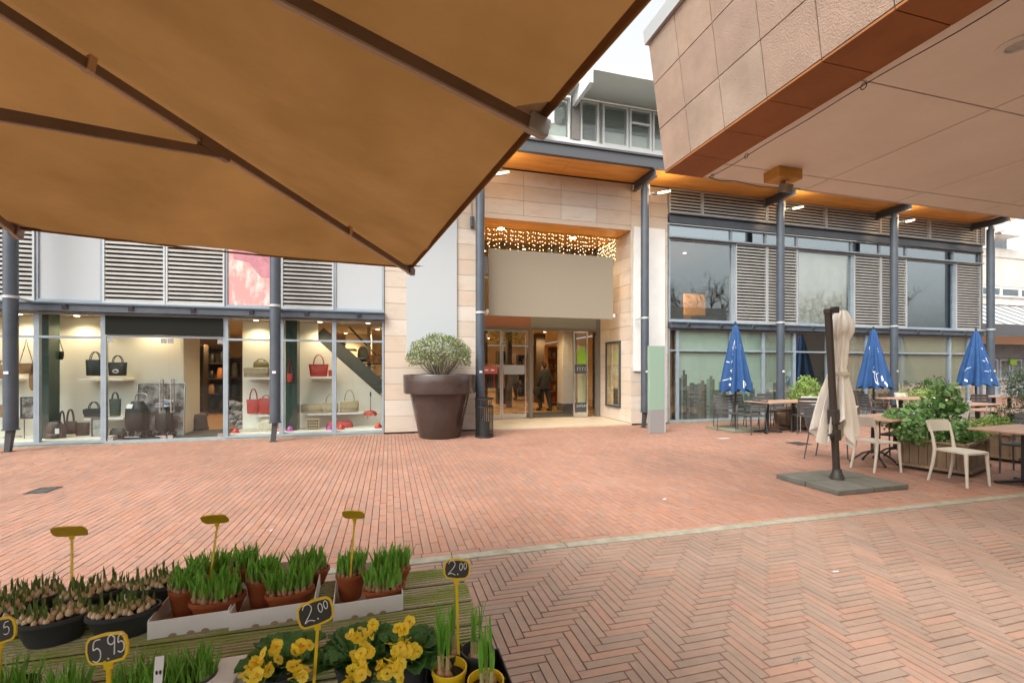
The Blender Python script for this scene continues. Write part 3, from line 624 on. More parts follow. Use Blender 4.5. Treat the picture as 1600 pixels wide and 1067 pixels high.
q = MB(); q.box(FX(892,YP), FX(904,YP), YP-.12, YP, 9.13, 10.6); q.build('brick_pier', mat('grey_brick', (.16,.145,.13), .9, col2=(.26,.24,.22), scale=18, stretch=(1,1,3)), PH, world=True)
q = MB(); xe = FX(926,12.6); q.box(xe, 26, 12.6, YP-.001, 10.62, 10.66); q.build('eave_soffit', mat('eave_grey', (.72,.75,.68), .7), PH, world=True)
q = MB(); q.box(xe, 26, 12.55, 12.6, 10.60, 10.86); q.box(xe, 26, 12.6, 15, 10.80, 10.86); q.box(xe-.12, xe-.001, 12.55, YP, 10.2, 10.86); q.build('eave', M['white'], PH, world=True)
q = MB(); xe = FX(866,12.9); q.box(xe-.1, xe, 12.9, YP-.001, 9.0, 9.5); q.box(-9, xe+1.2, 13.3, YP-.001, 10.62,10.8); q.build('bracket', M['white'], PH, world=True)
# ================================================================ WHITE BUILDING AT THE FAR RIGHT
WB = thing('white_building', 'white concrete building with a seamed lean-to roof beyond the end of the terrace', 'building', (36,18,0))
YB = 18
def zb(py, px=1560, Y=YB): return FZ(px, py, Y)
q = MB(); q.box(27, 90, YB, YB+.3, zb(476), zb(388)); q.box(27, 90, YB+.3, YB+8, zb(476), zb(392)); q.box(27, 90, YB-.04, YB-.002, zb(402), zb(390)); q.box(27,90,YB-.03,YB-.002,zb(447),zb(430)); q.build('wall', mat('white_concrete', (.66,.65,.61), .8, col2=(.56,.55,.49), scale=1.2, stretch=(1,1,.3)), WB, world=True)
q = MB(); q.box(27, 90, YB+2.0, YB+2.1, zb(386), zb(300)); q.build('upper_glazing', mat('pale_glazing', (.66,.70,.73), .2), WB, world=True)
for a, c in ((1540,1546),(1564,1570)): q = MB(); q.box(FX(a,YB+1.6), FX(c,YB+1.6), YB+1.5, YB+1.9, zb(386), zb(345)); q.build('pier', M['spandrel'], WB, world=True)
q = MB(); q.box(27, FX(1597,YB-.6), YB-.6, YB+6, zb(372), zb(352)+.2); q.build('roof_slab', mat('offwhite_slab', (.72,.71,.67), .7), WB, world=True)
x_ = FX(1531,YB)
while x_ < 60:
    window(WB, x_, x_+1.65, zb(464), zb(449), y=YB-.05, fw=.09, glass='glassup', fm='white'); x_ += 1.66
zr1, zr0 = zb(478), FZ(1560,508,15.5)
q = MB(); q.add([(24,YB-.06,zr1),(90,YB-.06,zr1),(90,15.4,zr0),(24,15.4,zr0),(24,YB-.06,zr1-.08),(90,YB-.06,zr1-.08),(90,15.4,zr0-.08),(24,15.4,zr0-.08)], [(3,2,1,0),(4,5,6,7),(3,7,6,2),(0,4,7,3),(1,2,6,5)])
lr = q.build('lean_to_roof', mat('white_sheet_roof', (.52,.53,.53), .4), WB, world=True)
q = MB(); x_ = 24.3
while x_ < 80: q.bar((x_,YB-.08,zr1+.03),(x_,15.4,zr0+.03),.06,.06); x_ += .95
q.build('seam', mat('seam_grey', (.22,.23,.23), .5), lr, world=True)
q = MB(); q.box(24, 90, 15.2, 15.39, FZ(1560,524,15.5), zr0+.02); q.build('edge_beam', M['gutter'], WB, world=True)
q = MB(); q.box(24, 90, 16.8, 17.0, FZ(1560,538,17), FZ(1560,526,17)); q.build('lintel', M['cream'], WB, world=True)
q = MB(); q.box(24, 90, 16.85, 17.0, FZ(1560,560,17), FZ(1560,538,17)-.003); q.build('shutter_box', M['spandrel'], WB, world=True)
q = MB(); q.box(24, 90, 17.3, 17.4, 0, FZ(1560,524,17)); q.build('shop_back', M['white'], WB, world=True)
zdoor = FZ(1560,561,17); x_ = FX(1540,17)
for i in range(12):
    window(WB, x_, x_+.85, .02, zdoor, 1.1, y=16.95, fw=.10, fm='frame'); x_ += .98
q = MB(); q.box(FX(1578,16.85), FX(1588,16.85), 16.82, 16.87, FZ(1580,570,16.85), FZ(1580,561,16.85)); tag(q.build('green_notice', M['greensticker']), 'small yellow green notice on the shop door at the far right', 'notice')
# ================================================================ BUILDINGS BEHIND THE CAMERA (seen only in reflections)
OB = thing('opposite_building', 'brown brick shop building across the street behind the camera', 'building', (2,-34,0))
q = MB(); q.box(-40,100,-36,-34,0,8.5); q.build('wall', mat('brown_brick_wall', (.20,.13,.10), .9, col2=(.28,.19,.15), scale=5), OB, world=True)
for i in range(18):
    for z_ in (1.0,4.4): q = MB(); x_ = -36+i*5.2; q.box(x_, x_+2.8, -33.99, -33.9, z_, z_+1.9); q.build('window', M['nightglass'], OB, world=True)
def bare_tree(x, y, H, seed, label):
    t = thing('bare_tree', label, 'tree', (x,y,0), group='bare trees behind the camera'); rd = random.Random(seed); tr_ = MB(); br_ = MB()
    tr_.tube([(0,0,0),(.05,.02,H*.2),(0,0,H*.38)], [.22,.17,.14], 8)
    def grow(p, d, L, r, lv):
        q_ = p+d*L*.5+Vector((rd.uniform(-.1,.1),rd.uniform(-.1,.1),0))*L; e = p+d*L; br_.tube([p,q_,e], [r,r*.8,r*.55], 4, False)
        if lv:
            for _ in range(4 if lv > 1 else 5):
                dd = (d+Vector((rd.gauss(0,.5),rd.gauss(0,.5),rd.gauss(.1,.35)))).normalized(); grow(p.lerp(e, rd.uniform(.45,1)), dd, L*rd.uniform(.55,.8), r*.55, lv-1)
    for k in range(6):
        a = k*1.05+rd.uniform(-.3,.3); grow(Vector((0,0,H*.36)), Vector((math.cos(a)*.7,math.sin(a)*.7,.8)).normalized(), H*.26, .08, 3)
    tr_.build('trunk', M['twig'], t); br_.build('crown', M['twig'], t)
for x_, y_, h_, sd in ((22,-17,13,1),(33,-20,14,2),(43,-21,13,3),(52,-20,14,4),(62,-24,15,5)): bare_tree(x_,y_,h_,sd,'bare winter tree across the street, seen only in the window reflections')
# ================================================================ CONCRETE CANOPY at the upper right
CN = thing('concrete_canopy', 'overhead canopy with pink concrete fascia panels, a rust red underside and pale soffit boards', 'canopy', (8,1,3.4))
XF, XS, YE, ZS = 2.50, 2.915, 3.725, 3.40
q = MB(); lean = lambda z: -.145*(z-ZS); ys = [YE]; y_ = YE-.385
while y_ > -6.2: ys.append(y_); y_ -= .405
zs = [ZS+.004, 3.79, 4.195, 4.565]
for ya, yb in zip(ys[1:], ys[:-1]):
    for za, zb_ in zip(zs[:-1], zs[1:]):
        g_ = .004; a, c = ya+g_, yb-g_; d, e = za+g_, zb_-g_; xa, xb = XF+lean(d), XF+lean(e)
        q.add([(xa,a,d),(xa,c,d),(xb,c,e),(xb,a,e),(xa+.05,a,d),(xa+.05,c,d),(xb+.05,c,e),(xb+.05,a,e)], [(0,3,2,1),(4,5,6,7),(0,1,5,4),(1,2,6,5),(2,3,7,6),(3,0,4,7)])
q.build('fascia_panel', M['fascia'], CN, world=True)
q = MB(); q.add([(XF+.055,-6,ZS+.02),(XF+.055,YE-.01,ZS+.02),(XF+lean(4.56)+.055,YE-.01,4.56),(XF+lean(4.56)+.055,-6,4.56),(XS,-6,ZS+.02),(XS,YE-.01,ZS+.02),(XS,YE-.01,4.56),(XS,-6,4.56)], [(0,3,2,1),(4,5,6,7),(0,1,5,4),(1,2,6,5),(2,3,7,6),(3,0,4,7)])
q.box(XS+.001, 16, -6, YE-.01, ZS+.03, 4.50); q.build('slab', M['mortar'], CN, world=True)
q = MB(); q.add([(XF+lean(4.57)-.03,-6.2,4.568),(XF+lean(4.57)-.03,YE+.02,4.568),(XF+lean(4.57)+.3,YE+.02,4.568),(XF+lean(4.57)+.3,-6.2,4.568),(XF+lean(4.57)-.045,-6.2,4.69),(XF+lean(4.57)-.045,YE+.02,4.69),(XF+lean(4.57)+.3,YE+.02,4.69),(XF+lean(4.57)+.3,-6.2,4.69)], [(0,3,2,1),(4,5,6,7),(0,1,5,4),(1,2,6,5),(2,3,7,6),(3,0,4,7)]); q.build('coping', M['louvreframe'], CN, world=True)
q = MB(); fy = [YE-.01]+[v for v in ys[1:]]
for i, (ya, yb) in enumerate(zip(ys[1:], ys[:-1])): q.box(XF+.002, XS-.004, ya+.003, yb-.003, ZS-.012, ZS+.003)
q.build('rust_underside', M['rust'], CN, world=True)
q = MB(); xs = [XS]+[4.15+1.275*i for i in range(10)]; yy = [YE-.005, 3.44]+[3.44-1.23*i for i in range(1,8)]
for xa, xb in zip(xs[:-1], xs[1:]):
    for ya, yb in zip(yy[1:], yy[:-1]): q.box(xa+.006, xb-.006, ya+.006, yb-.006, ZS, ZS+.018)
q.build('soffit_board', M['soffit'], CN, world=True)
q = MB(); q.box(XS, 16, YE-.004, YE+.03, ZS+.005, 4.5); q.build('end_fascia', M['louvreframe'], CN, world=True)
# recessed lamps in the canopy
def candown(x, y, label):
    t = thing('soffit_lamp', label, 'lamp', (x,y,ZS), group='lamps recessed in the canopy')
    q = MB(); q.lathe([(.10,0),(.10,-.008),(.06,-.012),(.055,-.004)], (0,0,0), 24, cap=False); q.build('ring', M['white'], t, smooth=True)
    q = MB(); q.lathe([(.055,-.002),(.055,-.005)], (0,0,0), 20); q.build('lens', M['chrome'], t)
    return t
candown(3.47,1.73,'round recessed lamp near the top right corner of the picture')
lamp('canopy_lamp', (6.4,2.6,ZS-.03), 110, (1,.86,.66), .05, 'SPOT', spot=150)
candown(6.4,2.6,'round recessed lamp further under the canopy, out of the picture on the right'); lamp('canopy_lamp', (3.47,1.73,ZS-.03), 60, (1,.9,.75), .05, 'SPOT', spot=150)
YBX = thing('junction_box', 'yellow wooden box with a small grey camera under the canopy soffit', 'box', (3.56,3.42,ZS))
q = MB(); q.box(-.135,.135,-.09,.09,-.095,-.001); q.build('box', mat('yellow_wood', (.62,.34,.06), .5, col2=(.5,.25,.04), scale=6), YBX, bevel=.006)
q = MB(); q.tube([(0,0,-.095),(0,0,-.14)], .022, 10); q.mbox(Matrix.Translation((.01,-.02,-.165)) @ Matrix.Rotation(R(25),4,'X'),.075,.10,.075); q.build('camera', M['kerb'], YBX, bevel=.008)
CB = thing('cable', 'thin dark cable on hooks along the edge of the canopy soffit', 'cable', (XS+.03,2,ZS-.02))
q = MB(); pts = []
for i in range(41):
    y_ = YE-.05-i*.13; pts.append((.012*math.sin(i*.9), y_-2, -.004-.014*abs(math.sin(i*math.pi/9.4))))
q.tube(pts, .0035, 5); q.tube([(0,YE-2.05,0),(.12,YE-2.06,-.03),(.3,YE-2.04,.0),(.62,YE-2.05,-.03),(1.1,YE-2.05,.005)], .0035, 5); q.build('wire', M['black'], CB)
for y_ in (YE-.1, 2.21, 1.2, 3.2):
    q = MB(); q.tube([(0,y_-2+.02*math.cos(a),-.015+.02*math.sin(a)) for a in [i*.7 for i in range(10)]], .003, 5); q.build('hook', M['black'], CB)
# ================================================================ BIG BROWN PARASOL overhead
MP = thing('market_parasol', 'huge brown canvas parasol overhead with bronze ribs, seen from beneath', 'parasol', (-1.53,.845,0))
C0, M1, M2 = Vector((.155,3.2,2.22)), Vector((.42,1.205,2.225)), Vector((-1.795,2.84,2.225))
HB = Vector((-1.53,.845,2.67))
def mirror(p): return Vector((2*HB.x-p.x, 2*HB.y-p.y, p.z))
C1 = Vector((2*M1.x-C0.x, 2*M1.y-C0.y, 2.22)); C3 = Vector((2*M2.x-C0.x, 2*M2.y-C0.y, 2.22))
rim = [C0, M1, C1, mirror(M2), mirror(C0), mirror(M1), mirror(C1), M2]
NS, NA = 36, 24
cv = MB(); hm = MB(); hub = HB+Vector((0,0,.032))
rdc = random.Random(4)
for k in range(8):
    a, b_ = rim[k], rim[(k+1) % 8]; vs = []
    for i in range(NS+1):
        s = i/NS
        for j in range(NA+1):
            u = j/NA; e = a.lerp(b_, u); p = hub.lerp(e+Vector((0,0,.032)), s)
            sg = math.sin(math.pi*u); p.z += -.055*sg*s*(1-.55*s)+sg*s*(.010*math.sin(11*u+14*s+k*2)+.006*math.sin(23*u-9*s+k)+.004*math.sin(41*u+6*s))
            p += (hub-p).normalized()*0.022*sg*s; vs.append(p)
    cv.add(vs, [(i*(NA+1)+j, i*(NA+1)+j+1, (i+1)*(NA+1)+j+1, (i+1)*(NA+1)+j) for i in range(NS) for j in range(NA)])
    hv = []
    for s in (.990, 1.002):
        for j in range(NA+1):
            u = j/NA; e = a.lerp(b_, u); p = hub.lerp(e+Vector((0,0,.032)), s); sg = math.sin(math.pi*u)
            p.z += -.055*sg*s*(1-.55*s)-.007; p += (hub-p).normalized()*0.022*sg*s; hv.append(p)
    n = NA+1; hm.add(hv, [(j, j+1, n+j+1, n+j) for j in range(NA)])
cvo = cv.build('canopy', M['canopy'], MP, smooth=True, world=True)
hm.build('hem', M['canopy'], cvo, smooth=True, world=True)
for k in range(8):
    p = rim[k]; q = MB(); d = (p-HB).normalized(); dn = Vector((0,0,-1))
    tip = p+d*.0; q.bar(HB+Vector((0,0,-.004)), tip+Vector((0,0,-.004)), .018, .032)
    rb = q.build('rib', M['rib'], MP, world=True, bevel=.002)
    q = MB(); q.bar(HB+Vector((0,0,-.0235)), tip+Vector((0,0,-.0235)), .014, .006); q.build('rib_highlight', M['ribhighlight'], rb, world=True)  # pale strip under the rib, its highlight put into the colour
    q = MB(); q.bar(tip-d*.05+Vector((0,0,.0)), tip+d*.012, .034, .05); q.build('end_cap', M['louvreframe'] if k == 1 else M['rib'], rb, world=True, bevel=.004)
    for f_ in ((.37,.78) if k % 2 == 0 else (.5,)):
        q = MB(); c = HB.lerp(p, f_); q.bar(c-d*.010+Vector((0,0,.0)), c+d*.010, .031, .052); q.build('strap', M['strap'], rb, world=True)
    if k % 2 == 0:
        j = HB.lerp(p, .52)+Vector((0,0,-.02)); q = MB(); q.bar(Vector((HB.x,HB.y,2.0)), j, .020, .034); q.bar(j-d*.09+Vector((0,0,-.004)), j+d*.03+Vector((0,0,-.004)), .03, .03); q.build('strut', M['rib'], rb, world=True, bevel=.002)
    else:
        j = HB.lerp(p, .62)+Vector((0,0,-.02)); q = MB(); q.bar(j-d*.06, j+d*.04, .032, .045); q.build('bracket', M['louvreframe'], rb, world=True, bevel=.004)
    q = MB(); q.add([p-d*.09+Vector((0,0,.022)), p+Vector((0,0,.03))+d.cross(Vector((0,0,1)))*.10, p+Vector((0,0,.034)), p+Vector((0,0,.03))-d.cross(Vector((0,0,1)))*.10], [(0,1,2),(0,2,3)])
    q.build('corner_pocket', M['strap'], rb, world=True)
q = MB(); q.tube([(HB.x,HB.y,0),(HB.x,HB.y,2.72)], .04, 16); q.build('pole', M['rib'], MP, smooth=True, world=True)
# ================================================================ FLOWER STALL TABLE
ZT_ = .75
TB = thing('stall_table', 'flower stall table with a mossy ridged timber top', 'table', (-.55,1.0,0))
moss = mat('mossy_decking', (.52,.46,.33), .9, col2=(.31,.36,.10), scale=5.5, bump=.5, bscale=120, stretch=(.7,2.2,1), contrast=(.38,.6), detail=9)
y_ = 1.84; bn = 0
while y_ > .35:
    q = MB(); ya, yb = y_-.14, y_; n = 8; x0, x1 = -1.42, .278+random.uniform(-.002,.002)
    prof = [(ya,ZT_-.03),(ya,ZT_-.010)]
    for i in range(n):
        t0 = ya+.004+(yb-ya-.008)*i/n; wv = (yb-ya-.008)/n; j = random.uniform(-.0006,.0006)
        prof += [(t0+wv*.02,ZT_-.010+j),(t0+wv*.10,ZT_-.001+j),(t0+wv*.3,ZT_+j),(t0+wv*.55,ZT_-.001+j),(t0+wv*.63,ZT_-.010+j),(t0+wv*.98,ZT_-.010+j)]
    prof += [(yb,ZT_-.010),(yb,ZT_-.03)]
    segs_ = 14; vs = []
    for s in range(segs_+1):
        x = x0+(x1-x0)*s/segs_; vs += [(x, yy, zz+(.0008*math.sin(x*23+yy*90) if zz > ZT_-.009 else 0)) for yy, zz in prof]
    m_ = len(prof); fs = [(s*m_+i, s*m_+i+1, (s+1)*m_+i+1, (s+1)*m_+i) for s in range(segs_) for i in range(m_-1)]
    fs += [tuple(range(m_)), tuple(segs_*m_+i for i in range(m_-1,-1,-1))]
    q.add(vs, fs); bo = q.build('board', moss, TB, world=True); q = MB(); q.box(x0+.004,x1-.004,ya+.002,yb-.002,ZT_-.0095,ZT_-.0075); q.build('groove_sheet', M['groovedark'], bo, world=True); y_ -= .1465  # thin dark sheet across the groove floors makes the ridges stand out
for a in (.42, 1.76): q = MB(); q.box(-1.4,.26,a,a+.05,ZT_-.12,ZT_-.031); q.build('rail', M['wood'], TB, world=True)
for x_, y_ in ((-1.36,.45),(.20,.45),(-1.36,1.75),(.20,1.75)):
    q = MB(); q.box(x_-.03,x_+.03,y_-.025,y_+.025,.0,ZT_-.121); q.build('leg', M['wood'], TB, world=True)
# ---------------------------------------------------------------- plants on the table
def blade(mb, p, d, L, w, bend=0., n=3):
    p = Vector(p); d = Vector(d).normalized(); sd = d.cross(Vector((random.uniform(-1,1),random.uniform(-1,1),.2)))
    if sd.length < 1e-3: sd = Vector((1,0,0))
    sd.normalize(); bd = sd.cross(d); vs = []
    for i in range(n+1):
        t = i/n; c = p+d*L*t+bd*bend*L*t*t; ww = w*(1-.0*t) if t < .6 else w*(1-t)/.4*.95+.0002
        vs += [c-sd*ww/2+bd*w*.18, c, c+sd*ww/2+bd*w*.18]
    return mb.add(vs, [f for i in range(n) for f in ((i*3,i*3+1,i*3+4,i*3+3),(i*3+1,i*3+2,i*3+5,i*3+4))])
def pot_shell(rb, rt, h, lip=.006, sx=1, sy=1, n=28, inner=.02):
    return MB().lathe([(rb*.96,0),(rb,.004),(rt*.955,h-.014),(rt,h-.012),(rt,h),(rt-lip,h),(rt-lip*1.2,h-.01),(rt*.88,h-inner)], n=n, sx=sx, sy=sy)
def in_ellipse(rd, rx, ry):
    while 1:
        x, y = rd.uniform(-1,1), rd.uniform(-1,1)
        if x*x+y*y < 1: return x*rx, y*ry
def bulb_bowl(seed):
    rd = random.Random(seed); t = thing('bulb_bowl', '', 'bowl', group='oval bowls of sprouting bulbs')
    pot_shell(.070,.100,.082, sx=1, sy=.62).build('bowl', M['bowl'], t, smooth=True)
    q = MB(); q.lathe([(.092,0),(.092,.004)], (0,0,.064), 24, 1, .62); q.build('soil', M['soil'], t)
    b_ = MB(); s_ = MB(); sh = MB(); pts = []
    for _ in range(400):
        x, y = in_ellipse(rd, .084, .050)
        if all((x-a)**2+(y-c)**2 > .0165**2 for a, c in pts): pts.append((x,y))
        if len(pts) > 36: break
    for x, y in pts:
        r = rd.uniform(.008,.0115); z = .074+rd.uniform(0,.010)+.012*(1-(x/.1)**2-(y/.06)**2); lx, ly = rd.uniform(-.25,.25), rd.uniform(-.25,.25)
        prof = [(.3,-1),(.85,-.6),(1,-.1),(.8,.5),(.42,1.0),(.25,1.5)]
        q = MB().lathe([(a*r,c*r) for a,c in prof], n=8); b_.add([(x+a+c*lx,y+e+c*ly,z+c) for a,e,c in q.v], q.f)
        L = rd.uniform(.026,.058); d = Vector((lx*.6,ly*.6,1)); w = rd.uniform(.0055,.0075)
        if rd.random() < .15: continue
        for k in range(3): blade(s_, (x+lx*r+rd.uniform(-.002,.002),y+ly*r+rd.uniform(-.002,.002),z+r*1.1), d+Vector((rd.uniform(-.10,.10),rd.uniform(-.10,.10),0)), L*rd.uniform(.7,1), w, rd.uniform(-.1,.1))
        blade(sh, (x,y,z+r*.8), d, L*.35, .009)
    b_.build('bulbs', M['bulb'], t, smooth=True); s_.build('shoots', M['shootdark'], t); sh.build('sheaths', M['sheath'], t)
    return t
BB = [bulb_bowl(s) for s in (1,2,3)]
def put(o, p, rz, label, z=None):
    o.location = (p.x, p.y, ZT_ if z is None else z); o.rotation_euler = (0,0,rz); o['label'] = label; o.scale = (.92,)*3 if 'oval bowl' in label else (1,1,1); return o
put(BB[0], G(86,1000,ZT_), R(8), 'dark oval bowl of sprouting bulbs in the front row, under the tall yellow stake')
put(BB[1], G(194,990,ZT_), R(9), 'dark oval bowl of sprouting bulbs just left of the first white tray, front row')
put(BB[2], G(44,966,ZT_), R(6), 'dark oval bowl of sprouting bulbs in the back row, leftmost one whole in view')
put(dup(BB[0]), G(146,958,ZT_), R(14), 'dark oval bowl of sprouting bulbs in the middle of the back row')
put(dup(BB[1]), G(245,944,ZT_), R(4), 'dark oval bowl of sprouting bulbs at the right end of the back row')
put(dup(BB[2]), G(-18,998,ZT_), R(5), 'dark oval bowl of sprouting bulbs cut by the left edge of the picture')
for (px,py,z,lb,dk) in ((208,925,.86,'dark plant tag in the right back bowl of bulbs',1),(88,912,.86,'small grey plant tag in the back row',0)):
    q = MB(); p = AT(px,py,1.62 if dk else 1.66); q.mbox(Matrix.Translation(p) @ Matrix.Rotation(R(-15),4,'Y') @ Matrix.Rotation(R(15),4,'X'),.016,.0012,.05); tag(q.build('plant_tag', M['spandrel'] if not dk else mat('ink_blue',(.03,.03,.07),.4)), lb, 'plant tag')
def terra(seed, oval=True):
    rd = random.Random(seed); t = thing('terracotta_pot', '', 'flower pot', group='terracotta pots of green shoots')
    rt, sy, h = (.070,.64,.058) if oval else (.050,1,.088)
    pot_shell(rt*.72,rt,h, lip=.005, sx=1, sy=sy).build('pot', M['terracotta'], t, smooth=True)
    q = MB(); q.lathe([(rt*.9,0),(rt*.9,.004)], (0,0,h-.016), 20, 1, sy); q.build('soil', M['soil'], t)
    b_ = MB(); s_ = MB(); sh = MB(); pts = []
    for _ in range(500):
        x, y = in_ellipse(rd, rt*.86, rt*.86*sy)
        if all((x-a)**2+(y-c)**2 > .0125**2 for a, c in pts): pts.append((x,y))
        if len(pts) > 26: break
    for x, y in pts:
        r = rd.uniform(.008,.0115); z = h-.002+rd.uniform(0,.008); lx, ly = rd.uniform(-.15,.15)+x*2, rd.uniform(-.15,.15)+y*2
        q = MB().lathe([(a*r,c*r) for a,c in [(.3,-1),(.85,-.6),(1,-.1),(.8,.5),(.42,1.0),(.25,1.5)]], n=8); b_.add([(x+a+c*lx,y+e+c*ly,z+c) for a,e,c in q.v], q.f)
        for k in range(rd.choice((3,4,4,5))):
            L = rd.uniform(.028,.078)*(1.0 if oval else .9); blade(s_, (x+rd.uniform(-.006,.006),y+rd.uniform(-.006,.006),z+r*.8), Vector((lx*.7+rd.uniform(-.2,.2),ly*.7+rd.uniform(-.2,.2),1)), L, rd.uniform(.008,.0115), rd.uniform(-.35,.35), 4)
        for k in range(2): blade(sh, (x+rd.uniform(-.004,.004),y+rd.uniform(-.004,.004),z+r*.6), Vector((lx*.5,ly*.5,1)), rd.uniform(.02,.034), .009)
    b_.build('bulbs', M['bulbbrown'], t, smooth=True); s_.build('shoots', M['shoot'], t); sh.build('sheaths', M['sheath'], t)
    return t
TO_ = [terra(s, True) for s in (11,12)]; TR_ = [terra(s, False) for s in (13,14)]
zt = ZT_+.006
def card_tray(fl, fr, depth, label, rz):
    w_ = (fr-fl).length; t = thing('cardboard_tray', label, 'tray', (fl.x,fl.y,ZT_+.001), rz, 'white cardboard trays of terracotta pots')
    q = MB(); h_ = .052
    q.box(0,w_,0,.003,0,h_); q.box(0,w_,depth-.003,depth,0,h_); q.box(0,.003,.0031,depth-.0031,0,h_+.004); q.box(w_-.003,w_,.0031,depth-.0031,0,h_+.004); q.build('sides', M['card'], t)
    q = MB(); q.box(.004,w_-.004,.004,depth-.004,.0005,.003); q.build('bottom', M['cardin'], t)
    q = MB()
    for f_ in (.30,.52,.70): q.prism([(.011*math.cos(a*.52),.009*math.sin(a*.52)) for a in range(7)], Matrix.Translation((w_*f_,0,.0006)) @ Matrix(((1,0,0,0),(0,0,-1,0),(0,1,0,0),(0,0,0,1))), .0008)
    q.build('notch', M['cardin'], t); return t
T1 = card_tray(G(230,1000,ZT_), G(356,983,ZT_), .34, 'white cardboard tray holding terracotta pots, leftmost of the three', R(3))
T2 = card_tray(G(357.5,986,ZT_), G(492,961,ZT_), .36, 'white cardboard tray holding terracotta pots, middle of the three', R(3))
T3 = card_tray(G(520,971,ZT_), G(630,953,ZT_), .30, 'white cardboard tray holding terracotta pots, rightmost and standing apart', R(3))
pos = [(TR_[0],292,961,0,'round terracotta pot of shoots at the left end of the left tray'),(TO_[0],341,966,8,'oval terracotta pot of shoots at the front of the left tray'),
       (None,382,926,0,'terracotta pot of shoots at the back right of the left tray'),(None,330,922,5,'terracotta pot of shoots at the back of the left tray, beside a yellow sign stake'),
       (TR_[1],410,945,0,'round terracotta pot of shoots at the left of the middle tray'),(TO_[1],453,952,10,'oval terracotta pot of shoots at the front of the middle tray'),
       (None,484,916,12,'oval terracotta pot of shoots at the back right of the middle tray'),
       (None,548,935,0,'round terracotta pot of shoots with a sign stake, at the left of the right tray'),(None,601,944,9,'oval terracotta pot of shoots at the front right of the right tray'),(None,612,914,6,'terracotta pot of shoots at the back of the right tray')]
srcs = [None,None,TR_[0],TO_[1],None,None,TO_[0],TR_[1],TO_[0],TO_[1]]
for (o, px, py, rz, lb), s_ in zip(pos, srcs): put(o or dup(s_), G(px,py,ZT_), R(rz), lb, zt).scale = (1.14 if px == 341 else 1.08 if px == 453 else 1,)*3
# ---------------------------------------------------------------- price signs
GL = {'2': [[(0,.78),(.12,.97),(.38,1),(.55,.82),(.5,.6),(.25,.3),(0,.03),(.28,.12),(.62,.0)]],
      '5': [[(.62,1),(.22,.95),(.10,.56),(.36,.62),(.55,.45),(.5,.15),(.25,0),(0,.08)]],
      '9': [[(.55,.85),(.35,1),(.1,.88),(.08,.62),(.3,.52),(.52,.66),(.57,.9),(.52,.5),(.42,0)]],
      '0': [[(.3,1),(.08,.8),(.05,.35),(.25,0),(.48,.2),(.52,.7),(.3,1)]], ' ': [], '.': [[(.1,0),(.16,.05)]]}
def price_sign(loc, foot, rz, tilt, text, label, wd=.080, ht=.054):
    t = thing('price_sign', label, 'price sign', tuple(foot), 0, 'yellow price signs on stakes')
    loc = Vector(loc)-Vector(foot); Mb = Matrix.Translation(loc) @ Matrix.Rotation(rz,4,'Z') @ Matrix.Rotation(tilt[0],4,'Y') @ Matrix.Rotation(R(90)+tilt[1],4,'X')
    low = Mb @ Vector((0,-ht*.5,-.002)); q = MB(); q.bar((0,0,0), low, .0065, .0035, (0,1,0)); q.bar(low-(low.normalized()*.012), Mb @ Vector((0,-ht*.42,-.002)), .013, .004, (0,1,0)); q.build('stake', M['yellowplastic'], t)
    def shape(w_, h_, b_): return [(-w_/2,-h_/2+b_),(-w_/2-b_*.35,0),(-w_/2,h_/2-b_),(-w_/2+b_,h_/2),(0,h_/2+b_*.35),(w_/2-b_,h_/2),(w_/2,h_/2-b_),(w_/2+b_*.35,0),(w_/2,-h_/2+b_),(w_/2-b_,-h_/2),(0,-h_/2-b_*.35),(-w_/2+b_,-h_/2)][::-1]
    q = MB(); q.prism(shape(wd,ht,.008), Mb @ Matrix.Translation((0,0,-.004)), .004); bd = q.build('board', M['yellowplastic'], t, bevel=.0008)
    q = MB(); q.prism(shape(wd*.88,ht*.82,.006), Mb @ Matrix.Translation((0,0,.0002)), .0006); q.build('slate_face', M['slate'], bd)
    if text:
        q = MB(); x_ = -wd*.34
        for ch, sc_, up, adv in text:
            for st_ in GL[ch]:
                h_ = ht*.52*sc_; pts = [(x_+a*h_*.85, -ht*.26+up*ht+c*h_) for a, c in st_]
                if len(pts) > 2:
                    sm = []
                    for i in range(len(pts)-1):
                        p0, p1, p2, p3 = [Vector(pts[max(0,min(len(pts)-1,i+k))]) for k in (-1,0,1,2)]
                        for u in (0,.33,.66): sm.append(.5*((2*p1)+(p2-p0)*u+(2*p0-5*p1+4*p2-p3)*u*u+(3*p1-p0-3*p2+p3)*u**3))
                    sm.append(Vector(pts[-1])); pts = [tuple(v) for v in sm]
                q.tube([Mb @ Vector((a,c,.0012)) for a, c in pts], .0011*wd/.08 if ch != '.' else .0018, 5)
            x_ += adv*wd
        q.build('chalk_price', M['chalk'], bd)
    return t
T200 = [('2',1.4,-.03,.34),('.',1,0,.09),('0',.72,.22,.17),('0',.66,.28,.1)]
T595 = [('5',1.5,-.14,.36),('.',1,-.10,.04),('9',1.35,.02,.24),('5',1.2,.06,.1)]
price_sign(AT(166,1013,.78), AT(169,1180,.80), R(-22)-YAW*0, (R(-14),R(-6)), T595, 'black price sign in a yellow frame reading 5.95', wd=.080, ht=.046)
price_sign(AT(493,957,1.02), AT(490,1075,1.04), R(6), (R(-11),R(-8)), T200, 'black price sign reading 2.00, standing among the yellow primroses', wd=.072, ht=.054)
price_sign(AT(714,889,1.12), AT(717,1046,1.13), R(-12), (R(3),R(-6)), T200, 'black price sign reading 2.00, standing in the yellow pot at the right', wd=.062, ht=.046)
